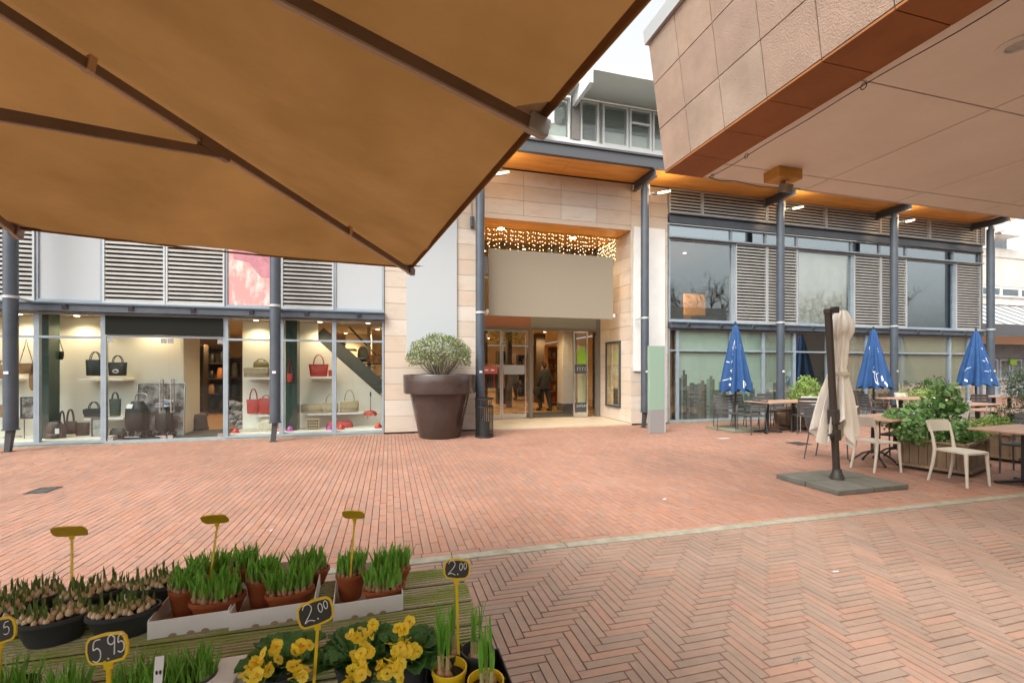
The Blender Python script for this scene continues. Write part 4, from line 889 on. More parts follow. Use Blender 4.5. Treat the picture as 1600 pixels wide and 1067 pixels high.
price_sign(AT(-3,986,.98), AT(-6,1090,1.0), R(-14), (R(-14),R(-6)), [(' ',1,0,.52),('5',1.0,.06,.1)], 'black price sign cut off by the left edge of the picture', wd=.072, ht=.05)
price_sign(AT(109,829,1.50), AT(112,955,1.46), R(188), (R(-4),R(-44)), None, 'yellow price sign seen from its dark back, leftmost of the three facing away', wd=.088, ht=.058)
price_sign(AT(336,810,1.55), AT(328,905,1.52), R(176), (R(2),R(-46)), None, 'yellow price sign seen from its dark back, standing in the left tray', wd=.078, ht=.055)
price_sign(AT(552.5,803,1.56), AT(547,905,1.53), R(170), (R(-2),R(-46)), None, 'yellow price sign seen from its dark back, standing in the right tray', wd=.070, ht=.053)
# ---------------------------------------------------------------- primroses
def leaf_grid(mb, p, az, L, w, el, droop, cr=.004, n=7, m=4, rd=random):
    p = Vector(p); ca, sa = math.cos(az), math.sin(az); vs = []; ang = el; c = p.copy(); st_ = L/n; ph = rd.uniform(0,6)
    for i in range(n+1):
        t = i/n; ww = w*(.22+.95*math.sin(math.pi*min(1,(t*.93+.03))**1.25)) if t < .97 else w*.25
        for j in range(-m, m+1):
            u = j/m; lift = abs(u)**1.5*ww*.28+cr*math.sin(i*2.6+abs(u)*5+ph)*(.3+abs(u))
            off = Vector((-sa,ca,0))*u*ww/2; nrm = Vector((-math.sin(ang)*ca,-math.sin(ang)*sa,math.cos(ang))); vs.append(c+off+nrm*lift)
        c = c+Vector((math.cos(ang)*ca,math.cos(ang)*sa,math.sin(ang)))*st_; ang -= droop/n
    k = 2*m+1; mb.add(vs, [(i*k+j,i*k+j+1,(i+1)*k+j+1,(i+1)*k+j) for i in range(n) for j in range(k-1)])
def primrose(loc, clusters, label, seed, nl=18):
    rd = random.Random(seed); t = thing('primrose', label, 'primrose', loc, 0, 'pots of yellow primroses')
    pot_shell(.036,.05,.075).build('pot', M['bowl'], t, smooth=True); L_ = MB()
    for i in range(nl):
        a = i*2.4+rd.uniform(-.3,.3); inner = i/nl
        leaf_grid(L_, (math.cos(a)*.018,math.sin(a)*.018,.07), a, rd.uniform(.085,.12)*(1-.25*inner), rd.uniform(.042,.058), R(rd.uniform(15,40)+35*inner), rd.uniform(.5,1.2), .003, rd=rd)
    L_.build('leaves', M['primleaf'], t, smooth=True)
    base = Vector(loc)
    for ci, (c, nf, sp) in enumerate(clusters):
        c = c-base; P_ = MB(); E_ = MB(); S_ = MB()
        for k in range(nf):
            d = Vector((rd.gauss(0,.55),rd.gauss(-.35,.5),rd.gauss(.65,.35))).normalized(); f = c+Vector((rd.uniform(-1,1)*sp,rd.uniform(-.7,.7)*sp,rd.uniform(-.8,.8)*sp*.8))
            x = d.orthogonal().normalized(); y = d.cross(x); r = rd.uniform(.012,.0155); a0 = rd.uniform(0,6)
            for pe in range(5):
                aa = a0+pe*1.2566; vs = []
                for (rr, da, h_) in ((.10,0,-.12),(.5,-.60,.06),(.5,0,.0),(.5,.60,.06),(.92,-.66,.16),(.98,-.22,.06),(.93,0,.03),(.98,.22,.06),(.92,.66,.16),(1.06,-.42,.10),(1.06,.42,.10)):
                    h_ += rd.uniform(-.04,.04); vs.append(f+(x*math.cos(aa+da)+y*math.sin(aa+da))*r*rr+d*r*h_)
                P_.add(vs, [(0,1,2),(0,2,3),(1,4,5),(1,5,2),(2,5,6),(2,6,7),(2,7,3),(3,7,8),(4,9,5),(7,10,8)])
            E_.lathe([(r*.24,0),(r*.1,r*.05)], n=6); n0 = 12
            for q in range(n0):
                v = Vector(E_.v[-n0+q]); E_.v[-n0+q] = tuple(f+x*v.x+y*v.y+d*(v.z-r*.03))
            S_.tube([(c.x*.25,c.y*.25,.07), (c.x*.8,c.y*.8,c.z*.7), tuple(f-d*.004)], .0016, 5)
        o = P_.build('flower_cluster', M['petal'], t, smooth=True); E_.build('flower_eye', M['petaleye'], o); S_.build('stem', M['leaf'], o)
    return t
DZ = 1.02
primrose(G(440,1092,ZT_), [(AT(423,1021,1.02),8,.026),(AT(477,1013,1.04),7,.022),(AT(401,1056,.98),8,.028),(AT(472,1050,1.0),7,.024)], 'yellow primrose leftmost of the three, behind a slate price sign', 31)
primrose(G(556,1078,ZT_), [(AT(574,986,1.06),5,.014),(AT(556,998,1.06),6,.018),(AT(563,1024,1.03),9,.026),(AT(558,1058,1.0),9,.026)], 'yellow primrose in the middle, with flowers stacked in a tall column', 32)
primrose(G(640,1072,ZT_), [(AT(632,977,1.08),6,.016),(AT(624,1012,1.06),8,.022),(AT(646,1018,1.07),6,.018),(AT(602,1034,1.04),7,.020),(AT(610,1053,1.02),7,.022)], 'yellow primrose on the right, with one flower head standing tallest', 33)
# ---------------------------------------------------------------- small pots of daffodil bulbs in a black carry tray
CT = thing('carry_tray', 'black plastic carry tray holding four small bulb pots at the table corner', 'tray', tuple(G(733,1096,ZT_)))
q = MB(); q.box(-.10,.10,-.09,.11,0,.006); q.box(-.10,.10,.104,.11,.006,.05); q.box(-.10,-.094,-.09,.104,.006,.05); q.box(.094,.10,-.09,.104,.006,.05); q.box(-.094,.094,.0,.006,.006,.04); q.build('tray', M['black'], CT, bevel=.003)
def daff(m_, seed, label, p, r=.042):
    rd = random.Random(seed); t = thing('bulb_pot', label, 'flower pot', (p.x,p.y,ZT_+.007), 0, 'small pots of daffodil bulbs')
    pot_shell(r*.74,r,.082,.003, inner=.024).build('pot', m_, t, smooth=True)
    q = MB(); q.lathe([(r*.74+.0030,.018),(r*.74+.0038,.026)], n=24, cap=False); q.lathe([(r*.87,.046),(r*.885,.051)], n=24, cap=False); q.build('print_band', M['slate'], t)
    q = MB(); q.lathe([(r*.9,0),(r*.9,.003)], (0,0,.058), 18); q.build('soil', M['soil'], t)
    b_ = MB(); s_ = MB(); w_ = MB()
    for i in range(6):
        x, y = in_ellipse(rd, r*.6, r*.6); rr = rd.uniform(.012,.015)
        q = MB().lathe([(a*rr,c*rr) for a,c in [(.3,-1),(.9,-.5),(1,0),(.75,.7),(.4,1.2),(.28,1.7)]], n=10); b_.add([(x+a,y+e,.068+c) for a,e,c in q.v], q.f)
        if i < 5:
            L = rd.uniform(.05,.12); d = Vector((rd.uniform(-.12,.12),rd.uniform(-.12,.12),1))
            w_.tube([Vector((x,y,.068+rr)), Vector((x,y,.068+rr))+d*.035], [.0052,.004], 7)
            for k in range(3): blade(s_, Vector((x,y,.068+rr))+d*.02, d+Vector((rd.uniform(-.06,.06),rd.uniform(-.06,.06),0)), L, .0085, rd.uniform(-.08,.08), 5)
    b_.build('bulbs', M['bulbbrown'], t, smooth=True); s_.build('shoots', M['shoot'], t); w_.build('sheaths', M['sheath'], t, smooth=True); return t
daff(M['yellowplastic'], 41, 'small yellow pot of bulbs with the price sign stuck in it', G(702,1099,ZT_)); daff(M['yellowplastic'], 42, 'small yellow pot of bulbs at the bottom edge, nearest the table corner', G(759,1122,ZT_))
daff(M['bowl'], 43, 'small dark pot of bulbs behind the yellow pot with the price sign', G(697,1068,ZT_)); daff(M['bowl'], 44, 'small dark pot of bulbs at the back right of the carry tray', G(746,1068,ZT_))
# ---------------------------------------------------------------- grassy pots along the bottom edge
def grassy(p, seed, label, r=.045, n=90, L=(.05,.085), h=.07):
    rd = random.Random(seed); t = thing('shoot_pot', label, 'flower pot', (p.x,p.y,ZT_), 0, 'pots of grassy shoots'); pot_shell(r*.75,r,h,.003).build('pot', M['bowl'], t, smooth=True); s_ = MB(); d_ = MB()
    q = MB(); q.lathe([(r*.9,0),(r*.9,.003)], (0,0,h-.016), 18); q.build('soil', M['soil'], t)
    for i in range(n):
        x, y = in_ellipse(rd, r*.85, r*.85); blade(s_ if rd.random() < .8 else d_, (x,y,h-.014), Vector((x*5+rd.uniform(-.15,.15),y*5+rd.uniform(-.15,.15),1)), rd.uniform(*L), rd.uniform(.0035,.005), rd.uniform(-.3,.3), 4)
    s_.build('shoots', M['shoot'], t); d_.build('older_shoots', M['shootdark'], t); return t
for px, py, sd, lb in ((212,1112,51,'pot of bright grassy shoots right of the 5.95 sign'),(262,1110,52,'pot of grassy shoots with a white tag'),(306,1098,53,'pot of tall bright grassy shoots, rightmost of those at the bottom edge'),(22,1118,54,'pot of grassy shoots in the bottom left corner'),(104,1128,55,'pot of a few shoots at the bottom edge left of the 5.95 sign')):
    grassy(G(px,py,ZT_), sd, lb, n=130 if sd == 53 else 80)
q = MB(); q.mbox(Matrix.Translation(AT(248,1046,.99)) @ Matrix.Rotation(R(-10),4,'X'),.017,.0012,.055); wt = tag(q.build('plant_tag', M['card']), 'white plant tag with two dark flower marks', 'plant tag')
q = MB()
for dx in (-.003,.004): q.ball(AT(248,1046,.99)+Vector((dx,-.003,-.004)), .0022,.0012,.005, 6, 4)
q.build('flower_mark', M['slate'], wt)
q = MB(); p = G(345,1086,ZT_); q.box(p.x-.035,p.x+.045,p.y-.07,p.y+.05,ZT_+.060,ZT_+.064); q.box(p.x-.035,p.x+.045,p.y+.046,p.y+.05,ZT_+.001,ZT_+.0599); q.box(p.x+.041,p.x+.045,p.y-.07,p.y+.0459,ZT_+.001,ZT_+.0599); tag(q.build('white_crate', M['card'], bevel=.003), 'white plastic crate corner at the bottom edge between shoots and primroses', 'crate')
# ================================================================ BIG POT WITH BALL SHRUB, LITTER BIN
PT = thing('plant_pot', 'giant glossy brown plant pot with a clipped round shrub', 'plant pot', (1.12,10.4,0))
q = MB(); q.lathe([(.45,0),(.475,.03),(.675,.99),(.665,1.0),(.80,1.0),(.81,1.02),(.82,1.40),(.81,1.42),(.76,1.42),(.74,1.36),(.72,1.3)], n=56); q.build('pot', M['brownpot'], PT, smooth=True)
q = MB(); q.lathe([(.74,0),(.74,.01)], (0,0,1.33), 40); q.build('soil', M['soil'], PT)
def leafcloud(mb, n, shape, size, rd, aspect=.55, up=.5, normal=None):
    for _ in range(n):
        p, nrm = shape(rd); d = (Vector((rd.gauss(0,1),rd.gauss(0,1),rd.gauss(0,1)))+nrm*up).normalized(); x = d.orthogonal().normalized(); a = rd.uniform(0,6.28); y = d.cross(x)
        u = x*math.cos(a)+y*math.sin(a); v = d.cross(u); L = rd.uniform(*size); w = L*aspect
        mb.add([p, p+u*L*.5+v*w*.5+d*L*.06, p+u*L-d*L*.10, p+u*L*.5-v*w*.5+d*L*.06], [(0,1,2),(0,2,3)])
rd = random.Random(21)
def dome(rd):
    while 1:
        v = Vector((rd.gauss(0,1),rd.gauss(0,1),rd.gauss(0,1)))
        if v.length > .1:
            v.normalize()
            if v.z > -.42 and (v.z > -.05 or rd.random() < .45): break
    r = rd.uniform(.62,1.0)**.5; bump = 1+.05*math.sin(v.x*7+1)*math.sin(v.y*6)+.04*math.sin(v.z*9+v.x*5)
    return Vector((v.x*.74*r*bump, v.y*.74*r*bump, 1.78+v.z*.56*r*bump*(1 if v.z > 0 else .75))), v
q = MB(); leafcloud(q, 7200, dome, (.028,.055), rd); q.build('foliage', M['leafball'], PT)
q = MB()
for i in range(42):
    v = Vector((rd.gauss(0,1),rd.gauss(0,1),abs(rd.gauss(0,.6))+.25)).normalized(); e = Vector((v.x*.62,v.y*.62,1.80+v.z*.42)); b_ = Vector((v.x*.10,v.y*.10,1.33)); m_ = b_.lerp(e,.5)+Vector((rd.uniform(-.04,.04),rd.uniform(-.04,.04),-.04))
    q.tube([b_,m_,e], [.011,.008,.003], 5)
    for k in range(3):
        s_ = m_.lerp(e, rd.uniform(0,.7)); q.tube([s_, s_+Vector((rd.uniform(-.16,.16),rd.uniform(-.16,.16),rd.uniform(.02,.2)))], [.005,.002], 4)
q.build('branches', M['twig'], PT)
LB = thing('litter_bin', 'black slatted metal litter bin left of the entrance', 'litter bin', (2.09,10.08,0))
q = MB()
for i in range(26):
    a = 2*math.pi*i/26; top = .86 if not (-.2 < math.cos(a-R(-50)) - .55) else .70
    q.bar((.195*math.cos(a),.195*math.sin(a),.04),(.205*math.cos(a),.205*math.sin(a),top),.021,.006,(math.cos(a),math.sin(a),0))
q.build('slats', M['black'], LB)
q = MB(); q.lathe([(.19,0),(.215,0),(.215,.05),(.19,.05)], n=32, cap=False); q.lathe([(.195,.86),(.218,.86),(.218,.89),(.195,.89)], n=32, cap=False); q.lathe([(.20,.68),(.214,.68),(.214,.71),(.20,.71)], n=32, cap=False); q.build('rings', M['black'], LB)
q = MB(); q.lathe([(.10,.03),(.11,.35),(.105,.35),(.095,.04)], n=24); q.build('liner', M['bowl'], LB, smooth=True)
# grates in the paving, paper
def grate(p, sx, sy, label):
    t = thing('drain_grate', label, 'drain grate', (p.x,p.y,0), group='drain grates in the paving'); q = MB(); q.frame(-sx,sx,-sy,sy,-.003,.005,.02); q.xf(Matrix(((1,0,0,0),(0,0,1,0),(0,1,0,.002),(0,0,0,1)))); q.build('frame', M['black'], t)
    q = MB(); n = 7
    for i in range(n): x_ = -sx+.03+(2*sx-.06)*(i+.5)/n; q.box(x_-.012,x_+.012,-sy+.02,sy-.02,.001,.005)
    q.build('bars', M['darkframe'], t); q = MB(); q.box(-sx+.02,sx-.02,-sy+.02,sy-.02,-.004,.0005); q.build('pit', M['soil'], t)
grate(G(68,766), .12, .15, 'dark drain grate in the brick paving at the left'); grate(G(1248,693), .17, .17, 'dark drain grate in the paving in front of the terrace')
q = MB(); p = G(1131,685); q.box(p.x-.13,p.x+.13,p.y-.07,p.y+.07,.003,.006); q.xf(Matrix.Identity(4)); tag(q.build('cover_plate', M['louvreframe']), 'pale metal cover plate in the paving near the left terrace table', 'cover plate')
for i, (px, py, s_, lb) in enumerate(((1305,893,.022,'cigarette butt on the herringbone paving, a short white stub'),(1248,1034,.06,'curled scrap of plastic on the herringbone paving near the bottom edge'),(1038,780,.03,'white litter scrap on the brick paving in mid square'),(424,829,.02,'tiny white litter scrap on the bricks behind the flower stall'))):
    p = G(px,py); q = MB()
    if i == 0: q.tube([(p.x-s_,p.y,.005),(p.x+s_,p.y-.008,.005)], .004, 6)
    elif i == 1: q.add([(p.x+s_*.6*math.cos(a*.5)+ (.006 if k else 0), p.y+s_*.35*math.sin(a*.5), .002+.016*k*abs(math.sin(a*.9))) for a in range(9) for k in (0,1)], [(2*a,2*a+1,2*a+3,2*a+2) for a in range(8)])
    else: q.add([(p.x-s_,p.y,.003),(p.x,p.y-s_*.5,.004),(p.x+s_,p.y,.012),(p.x,p.y+s_*.6,.003)], [(0,1,2),(0,2,3)])
    tag(q.build('litter', M['kerb'] if i == 1 else M['print']), lb, 'litter')
# ================================================================ TERRACE FURNITURE
def frame_tube(q, pts, r=.011): q.tube(pts, r, 8)
def beige_chair():
    t = thing('plastic_chair', '', 'chair', group='beige plastic chairs on the terrace')   # faces -y
    q = MB(); vs = []; nx, ny = 8, 6
    for j in range(ny+1):
        for i in range(nx+1):
            u, v = i/nx*2-1, j/ny*2-1; w_ = .215-.02*(v+1)/2; x = u*w_; y = v*.20
            if abs(u) == 1 and abs(v) == 1: x *= .93; y *= .95
            vs.append((x,y,.455-.012*(1-u*u)*(1-v*v)+(.0 if v > -1 else -.008)))
    n = len(vs); k = nx+1; top = [(j*k+i,j*k+i+1,(j+1)*k+i+1,(j+1)*k+i) for j in range(ny) for i in range(nx)]
    bt = [(x,y,z-.024) for x,y,z in vs]; ring = [i for i in range(k)]+[j*k+nx for j in range(1,ny+1)]+[ny*k+i for i in range(nx-1,-1,-1)]+[j*k for j in range(ny-1,0,-1)]
    q.add(vs+bt, top+[tuple(n+i for i in f[::-1]) for f in top]+[(ring[(i+1)%len(ring)],ring[i],n+ring[i],n+ring[(i+1)%len(ring)]) for i in range(len(ring))]); q.build('seat', M['beigeplastic'], t, smooth=True)
    for s in (-1,1):
        q = MB(); q.tube([(s*.188,-.172,.435),(s*.192,-.178,.3),(s*.205,-.195,0)], [.024,.020,.0145], 10); q.build('leg', M['beigeplastic'], t, smooth=True)
        q = MB(); q.tube([(s*.20,.255,0),(s*.188,.205,.25),(s*.182,.185,.44),(s*.185,.21,.62),(s*.19,.25,.80)], [.0145,.019,.023,.018,.014], 10); q.build('leg', M['beigeplastic'], t, smooth=True)
    q = MB(); vs = []
    for j in range(5):
        for i in range(9):
            u = i/8*2-1; z = .68+.15*j/4; vs.append((u*.205, .225+.30*(z-.68)+.035*(1-u*u), z))
    vb = [(x,y+.018,z) for x,y,z in vs]; n = 45; fs = [(j*9+i,j*9+i+1,(j+1)*9+i+1,(j+1)*9+i) for j in range(4) for i in range(8)]
    rg = list(range(9))+[j*9+8 for j in range(1,5)]+[36+i for i in range(7,-1,-1)]+[j*9 for j in range(3,0,-1)]
    q.add(vs+vb, fs+[tuple(n+i for i in f[::-1]) for f in fs]+[(rg[(i+1)%len(rg)],rg[i],n+rg[i],n+rg[(i+1)%len(rg)]) for i in range(len(rg))]); q.build('backrest', M['beigeplastic'], t, smooth=True)
    return t
def slat_chair(m_, arms=True, grp='dark slatted metal chairs on the terrace'):
    t = thing('slatted_chair', '', 'chair', group=grp)
    for s in (-1,1):
        q = MB(); frame_tube(q, [(s*.235,-.215,0),(s*.23,-.20,.44)]+([(s*.235,-.20,.62),(s*.24,-.17,.655),(s*.24,.12,.665),(s*.235,.22,.63)] if arms else [])); q.build('leg', m_, t, smooth=True)
        q = MB(); frame_tube(q, [(s*.235,.27,0),(s*.225,.20,.44),(s*.225,.25,.64),(s*.22,.30,.86)]); q.build('leg', m_, t, smooth=True)
    q = MB(); frame_tube(q, [(-.23,-.20,.43),(.23,-.20,.43)]); frame_tube(q, [(-.225,.20,.43),(.225,.20,.43)]); frame_tube(q, [(-.22,.30,.86),(.22,.30,.86)]); frame_tube(q, [(-.228,-.2,.43),(-.225,.2,.43)]); frame_tube(q, [(.228,-.2,.43),(.225,.2,.43)]); q.build('frame', m_, t, smooth=True)
    q = MB()
    for i in range(6): y_ = -.185+i*.072; q.box(-.22,.22,y_-.028,y_+.028,.443,.452)
    q.build('seat', m_, t)
    q = MB()
    for i in range(5):
        z = .54+i*.072; y_ = .222+(z-.5)*.21; q.bar((-.215,y_,z),(.215,y_,z),.008,.056,(0,.2,1))
    q.build('backrest', m_, t); return t
def wood_table(L=1.2, W=.75, posts=2):
    t = thing('terrace_table', '', 'table', group='brown topped terrace tables')
    q = MB(); q.box(-L/2,L/2,-W/2,W/2,.725,.75); q.build('tabletop', M['tabletop'], t, bevel=.006)
    for x_ in ((-L*.3,L*.3) if posts == 2 else (0,)):
        q = MB(); q.box(x_-.035,x_+.035,-.035,.035,.03,.724); q.build('post', M['black'], t, bevel=.004)
        q = MB()
        for a in (35,145,215,325): q.bar((x_,0,.055),(x_+.33*math.cos(R(a)),.33*math.sin(R(a)),.02),.06,.03)
        q.build('foot', M['black'], t)
    return t
def iron_table():
    t = thing('cast_iron_table', '', 'table', group='tables on ornate cast iron bases')
    q = MB(); q.box(-.6,.6,-.36,.36,.725,.75); q.build('tabletop', M['tabletop'], t, bevel=.006)
    for x_ in (-.36,.36):
        q = MB()
        for k in (-1,0,1,2): q.tube([(x_+k*.035-.017,0,.70),(x_+k*.05-.025,0,.20)], .009, 6)
        q.box(x_-.08,x_+.08,-.03,.03,.70,.724)
        for sx in (-1,1):
            for sy in (-1,1): q.tube([(x_+sx*.05,sy*.01,.22),(x_+sx*.11,sy*.10,.18),(x_+sx*.17,sy*.20,.08),(x_+sx*.20,sy*.25,.018)], [.016,.015,.014,.02], 7)
        q.tube([(x_-.1,0,.20),(x_+.1,0,.20)], .018, 7); q.build('iron_base', M['black'], t)
    return t
def place(o, x, y, rz, label): o.location = (x,y,0); o.rotation_euler = (0,0,R(rz)); o['label'] = label; return o
BC = beige_chair(); SC = slat_chair(M['chairdark']); WC = slat_chair(M['chairwhite'], False, 'white slatted chairs on the terrace'); IT = iron_table()
# left group by the first blue parasol
wt1 = place(wood_table(1.55,.78), 9.35, 9.05, 6, 'brown topped table beside the left blue parasol')
place(SC, 8.22, 9.62, -28, 'charcoal slatted armchair left of the left blue parasol pole, facing out')
place(dup(SC), 8.36, 8.95, -88, 'charcoal slatted armchair nearest the camera at the left end of the left table')
place(dup(SC), 8.95, 9.75, 8, 'charcoal slatted armchair behind the left table, nearest the parasol pole')
place(dup(SC), 9.85, 9.78, -6, 'charcoal slatted armchair behind the middle of the left table')
place(dup(SC), 9.60, 8.58, 148, 'charcoal slatted armchair at the right front of the left table')
place(WC, 10.15, 8.95, 140, 'white slatted chair at the right end of the left table, by the wooden planter')
# middle group by the second blue parasol
place(wood_table(2.1,.80), 14.1, 9.15, 4, 'long brown topped table beside the middle blue parasol')
place(dup(SC), 12.75, 9.3, 70, 'charcoal slatted armchair at the left of the middle table, half behind the beige parasol')
place(dup(SC), 13.55, 9.95, 10, 'charcoal slatted armchair behind the middle table, by the blue parasol pole')
place(dup(WC), 13.2, 10.3, 25, 'white slatted chair behind the middle blue parasol, against the window')
place(dup(BC), 14.75, 9.75, -10, 'beige plastic chair behind the middle table, in front of the column')
place(dup(SC), 15.2, 8.6, 165, 'charcoal slatted armchair at the right front of the middle table, above the leafy planter')
# front group
place(BC, 7.45, 4.30, -1, 'beige plastic chair in front of the leafy planter, nearest to the camera')
place(dup(BC), 7.22, 5.22, 82, 'beige plastic chair just right of the closed beige parasol')
place(IT, 7.95, 5.62, 12, 'brown table on a cast iron base left of the leafy planter')
place(dup(SC), 8.32, 5.62, -72, 'charcoal slatted armchair standing against the leafy planter')
place(dup(SC), 7.25, 6.05, 20, 'charcoal slatted chair hidden behind the closed beige parasol, only its legs showing')
rt = place(wood_table(1.25,.66,1), 8.22, 4.03, 6, 'brown topped table on a black star foot at the right edge')
place(dup(SC), 9.0, 4.38, -80, 'charcoal chair behind the right edge table, cut by the picture edge')
# far right group
WT = place(wood_table(), 17.3, 9.0, 2, 'brown topped table below the right blue parasol, farthest back')
place(dup(WT), 11.6, 6.0, 8, 'brown topped table behind the leafy planter, second from the camera at the right')
place(dup(WT), 12.9, 7.3, 4, 'brown topped table in the middle of the right hand tables')
place(dup(WC), 11.7, 7.0, 170, 'white slatted chair between the right hand tables, left one')
place(dup(WC), 12.6, 7.9, 150, 'white slatted chair between the right hand tables, farther back')
place(dup(SC), 16.6, 9.7, 20, 'charcoal slatted armchair behind the farthest table, by the right parasol pole')
place(dup(SC), 17.9, 8.3, 170, 'charcoal slatted armchair in front of the farthest table')
# ---------------------------------------------------------------- closed blue parasols
def blue_parasol(x, y, H, zb_, Rb, seed, label, marks):
    rd = random.Random(seed); t = thing('blue_parasol', label, 'parasol', (x,y,0), group='closed blue parasols on the terrace')
    th0 = math.atan2(-y,-x); NT, NZ = 96, 26; ph = rd.uniform(0,6)
    def rad(th, s):   # s: 0 top, 1 bottom
        base = .055+(Rb-.055)*(1.12*s-.12*s**4 if s < .9 else 1.12*s-.12*s**4); f = 8
        return base*(1+(.10+.14*s)*math.cos(f*th+ph+.6*math.sin(3*s+th))+.05*s*math.sin(5*th+2+4*s))
    def pt(th, s, off=0):
        r = rad(th,s)+off; r *= (.55+.45*min(1,s/.05)**.5) if s < .05 else 1; zz = H-(H-zb_)*s-(.045*math.cos(8*th+ph) if s > .96 else 0); return Vector((r*math.cos(th), r*math.sin(th), zz))
    q = MB(); vs = [pt(2*math.pi*j/NT, i/NZ) for i in range(NZ+1) for j in range(NT)]
    q.add(vs, [(i*NT+j,i*NT+(j+1)%NT,(i+1)*NT+(j+1)%NT,(i+1)*NT+j) for i in range(NZ) for j in range(NT)]); q.add([(0,0,H+.03)]+[pt(2*math.pi*j/NT,0) for j in range(NT)], [(0,1+j,1+(j+1)%NT) for j in range(NT)])
    cl = q.build('canopy', M['bluecloth'], t, smooth=True)
    q = MB()
    for pl, w_ in marks:     # polylines in (sideways -1..1, down 0..1)
        pts = [Vector(p) for p in pl]; fine = []
        for a, b_ in zip(pts[:-1], pts[1:]):
            k = max(2, int((b_-a).length*30)); fine += [a.lerp(b_, i/k) for i in range(k)]
        fine.append(pts[-1])
        if len(fine) < 2: continue
        vs = []
        for i, p in enumerate(fine):
            d = (fine[min(i+1,len(fine)-1)]-fine[max(0,i-1)]); d.normalize(); nn = Vector((-d.y, d.x))
            for e in (-1,1):
                uu = p+nn*e*w_*.36; vs.append(pt(th0+max(-1.5,min(1.5,uu.x*1.25)), max(0.01,min(.99,uu.y)), .006))
        q.add(vs, [(2*i,2*i+1,2*i+3,2*i+2) for i in range(len(fine)-1)])
    q.build('white_marking', M['print'], cl)
    q = MB(); q.tube([(0,0,.06),(0,0,H+.06)], .026, 12); q.build('pole', M['black'], t, smooth=True)
    q = MB(); q.lathe([(.012,H+.03),(.03,H+.06),(.012,H+.09)], n=10); q.build('finial', M['bluecloth'], t)
    for sx in (-1,1):
        for sy in (-1,1): q = MB(); q.box(min(sx*.005,sx*.5),max(sx*.005,sx*.5),min(sy*.005,sy*.5),max(sy*.005,sy*.5),.003,.05); q.build('base_slab', M['slab'], t, bevel=.006)
    return t
mk1 = [([(-.38,.70),(-.02,.70)],.0001),([(-.26,.655),(-.26,.735)],.05),([(-.44,.695),(-.26,.695)],.03),([(-.46,.815),(-.24,.815)],.045),([(-.50,.905),(-.28,.91)],.045),([(-.40,.57),(-.26,.54)],.03),([(-.30,.44),(-.24,.45)],.03),
       ([(-.36,.36),(-.22,.30),(-.08,.24)],.035),([(-.10,.25),(-.10,.32)],.03),([(-.30,.40),(-.18,.33)],.03),([(.02,.345),(.06,.35)],.03),([(.55,.30),(.58,.33)],.03),([(.56,.35),(.60,.38)],.03),
       ([(.42,.84),(.40,.95)],.05),([(.55,.88),(.68,.90),(.66,.94),(.56,.95)],.03),([(.75,.74),(.84,.92)],.07),([(-.8,.55),(-.5,.57)],.012),([(-.85,.86),(-.5,.82)],.012)]
mk2 = [([(-.05,.70),(-.01,.66),(.05,.64)],.012),([(-.06,.72),(.04,.74),(.10,.73)],.04),([(.07,.75),(.04,.80),(.10,.90),(.22,.94)],.035),([(.12,.76),(.16,.84),(.20,.92)],.02),([(.13,.77),(.34,.74)],.012),([(.30,.93),(.40,.93)],.055),([(.55,.80),(.58,.88)],.08),([(.62,.90),(.70,.96)],.06),
       ([(-.45,.30),(-.38,.34)],.05),([(-.5,.42),(-.42,.35)],.015),([(.52,.33),(.56,.34)],.03),([(.54,.38),(.58,.39)],.03)]
mk3 = [([(-.55,.75),(-.45,.70),(-.30,.67)],.012),([(-.56,.76),(-.60,.88)],.018),([(-.46,.90),(-.38,.93)],.05),([(-.55,.72),(-.50,.74)],.03),([(.60,.32),(.64,.34)],.03),([(.5,.55),(.6,.56)],.012),([(.5,.74),(.62,.75)],.012),([(.68,.72),(.80,.86)],.04),([(.62,.90),(.82,.92)],.05),([(.66,.50),(.72,.6)],.03)]
blue_parasol(8.52,9.62,2.66,.99,.325,1,'closed blue parasol with large white letters, leftmost of the three',mk1)
blue_parasol(13.7,10.0,2.70,1.0,.355,2,'closed blue parasol with a white line emblem, the middle one',mk2)
blue_parasol(18.2,10.1,2.76,1.03,.40,3,'closed blue parasol at the far right end of the terrace',mk3)
# ---------------------------------------------------------------- closed beige cantilever parasol
CP = thing('beige_parasol', 'closed beige cantilever parasol on a dark mast with a paved foot', 'parasol', (5.84,4.74,0))
for i, (a, c) in enumerate(((5.29,4.27),(5.88,4.27),(5.29,4.74),(5.88,4.74))):
    q = MB(); q.box(a+.004,a+.576,c+.004,c+.456,.004,.062); q.build('base_slab', M['slab2'], CP, bevel=.005, world=True)
q = MB(); q.box(5.93,5.99,4.285,4.288,.015,.035); q.build('sticker', M['white'], CP, world=True)
mb_, mt_ = Vector((5.84,4.74,.06)), Vector(AT(1294,486,5.98))
q = MB(); q.bar(mb_, mt_, .058, .078, (0,1,0)); q.build('mast', M['mastbrown'], CP, bevel=.012, world=True)
q = MB(); q.bar(mt_-Vector((0,0,.04)), mt_+Vector((0,0,.03)), .07, .092, (0,1,0)); q.build('mast_cap', M['mastbrown'], CP, bevel=.012, world=True)
fr = lambda t_: mb_.lerp(mt_, t_)
q = MB(); q.lathe([(.085,.062),(.085,.10),(.06,.15),(.055,.2)], (5.84,4.74,0), 20); q.build('foot_flange', M['mastbrown'], CP, smooth=True, world=True)
q = MB(); q.bar(fr(.235), fr(.30), .10, .12, (0,1,0)); q.bar(fr(.33), fr(.42), .095, .115, (0,1,0)); q.bar(fr(.27)+Vector((-.12,-.02,-.02)), fr(.27)+Vector((.04,-.02,.03)), .045, .06); q.build('crank_carriage', M['mastbrown'], CP, bevel=.012, world=True)
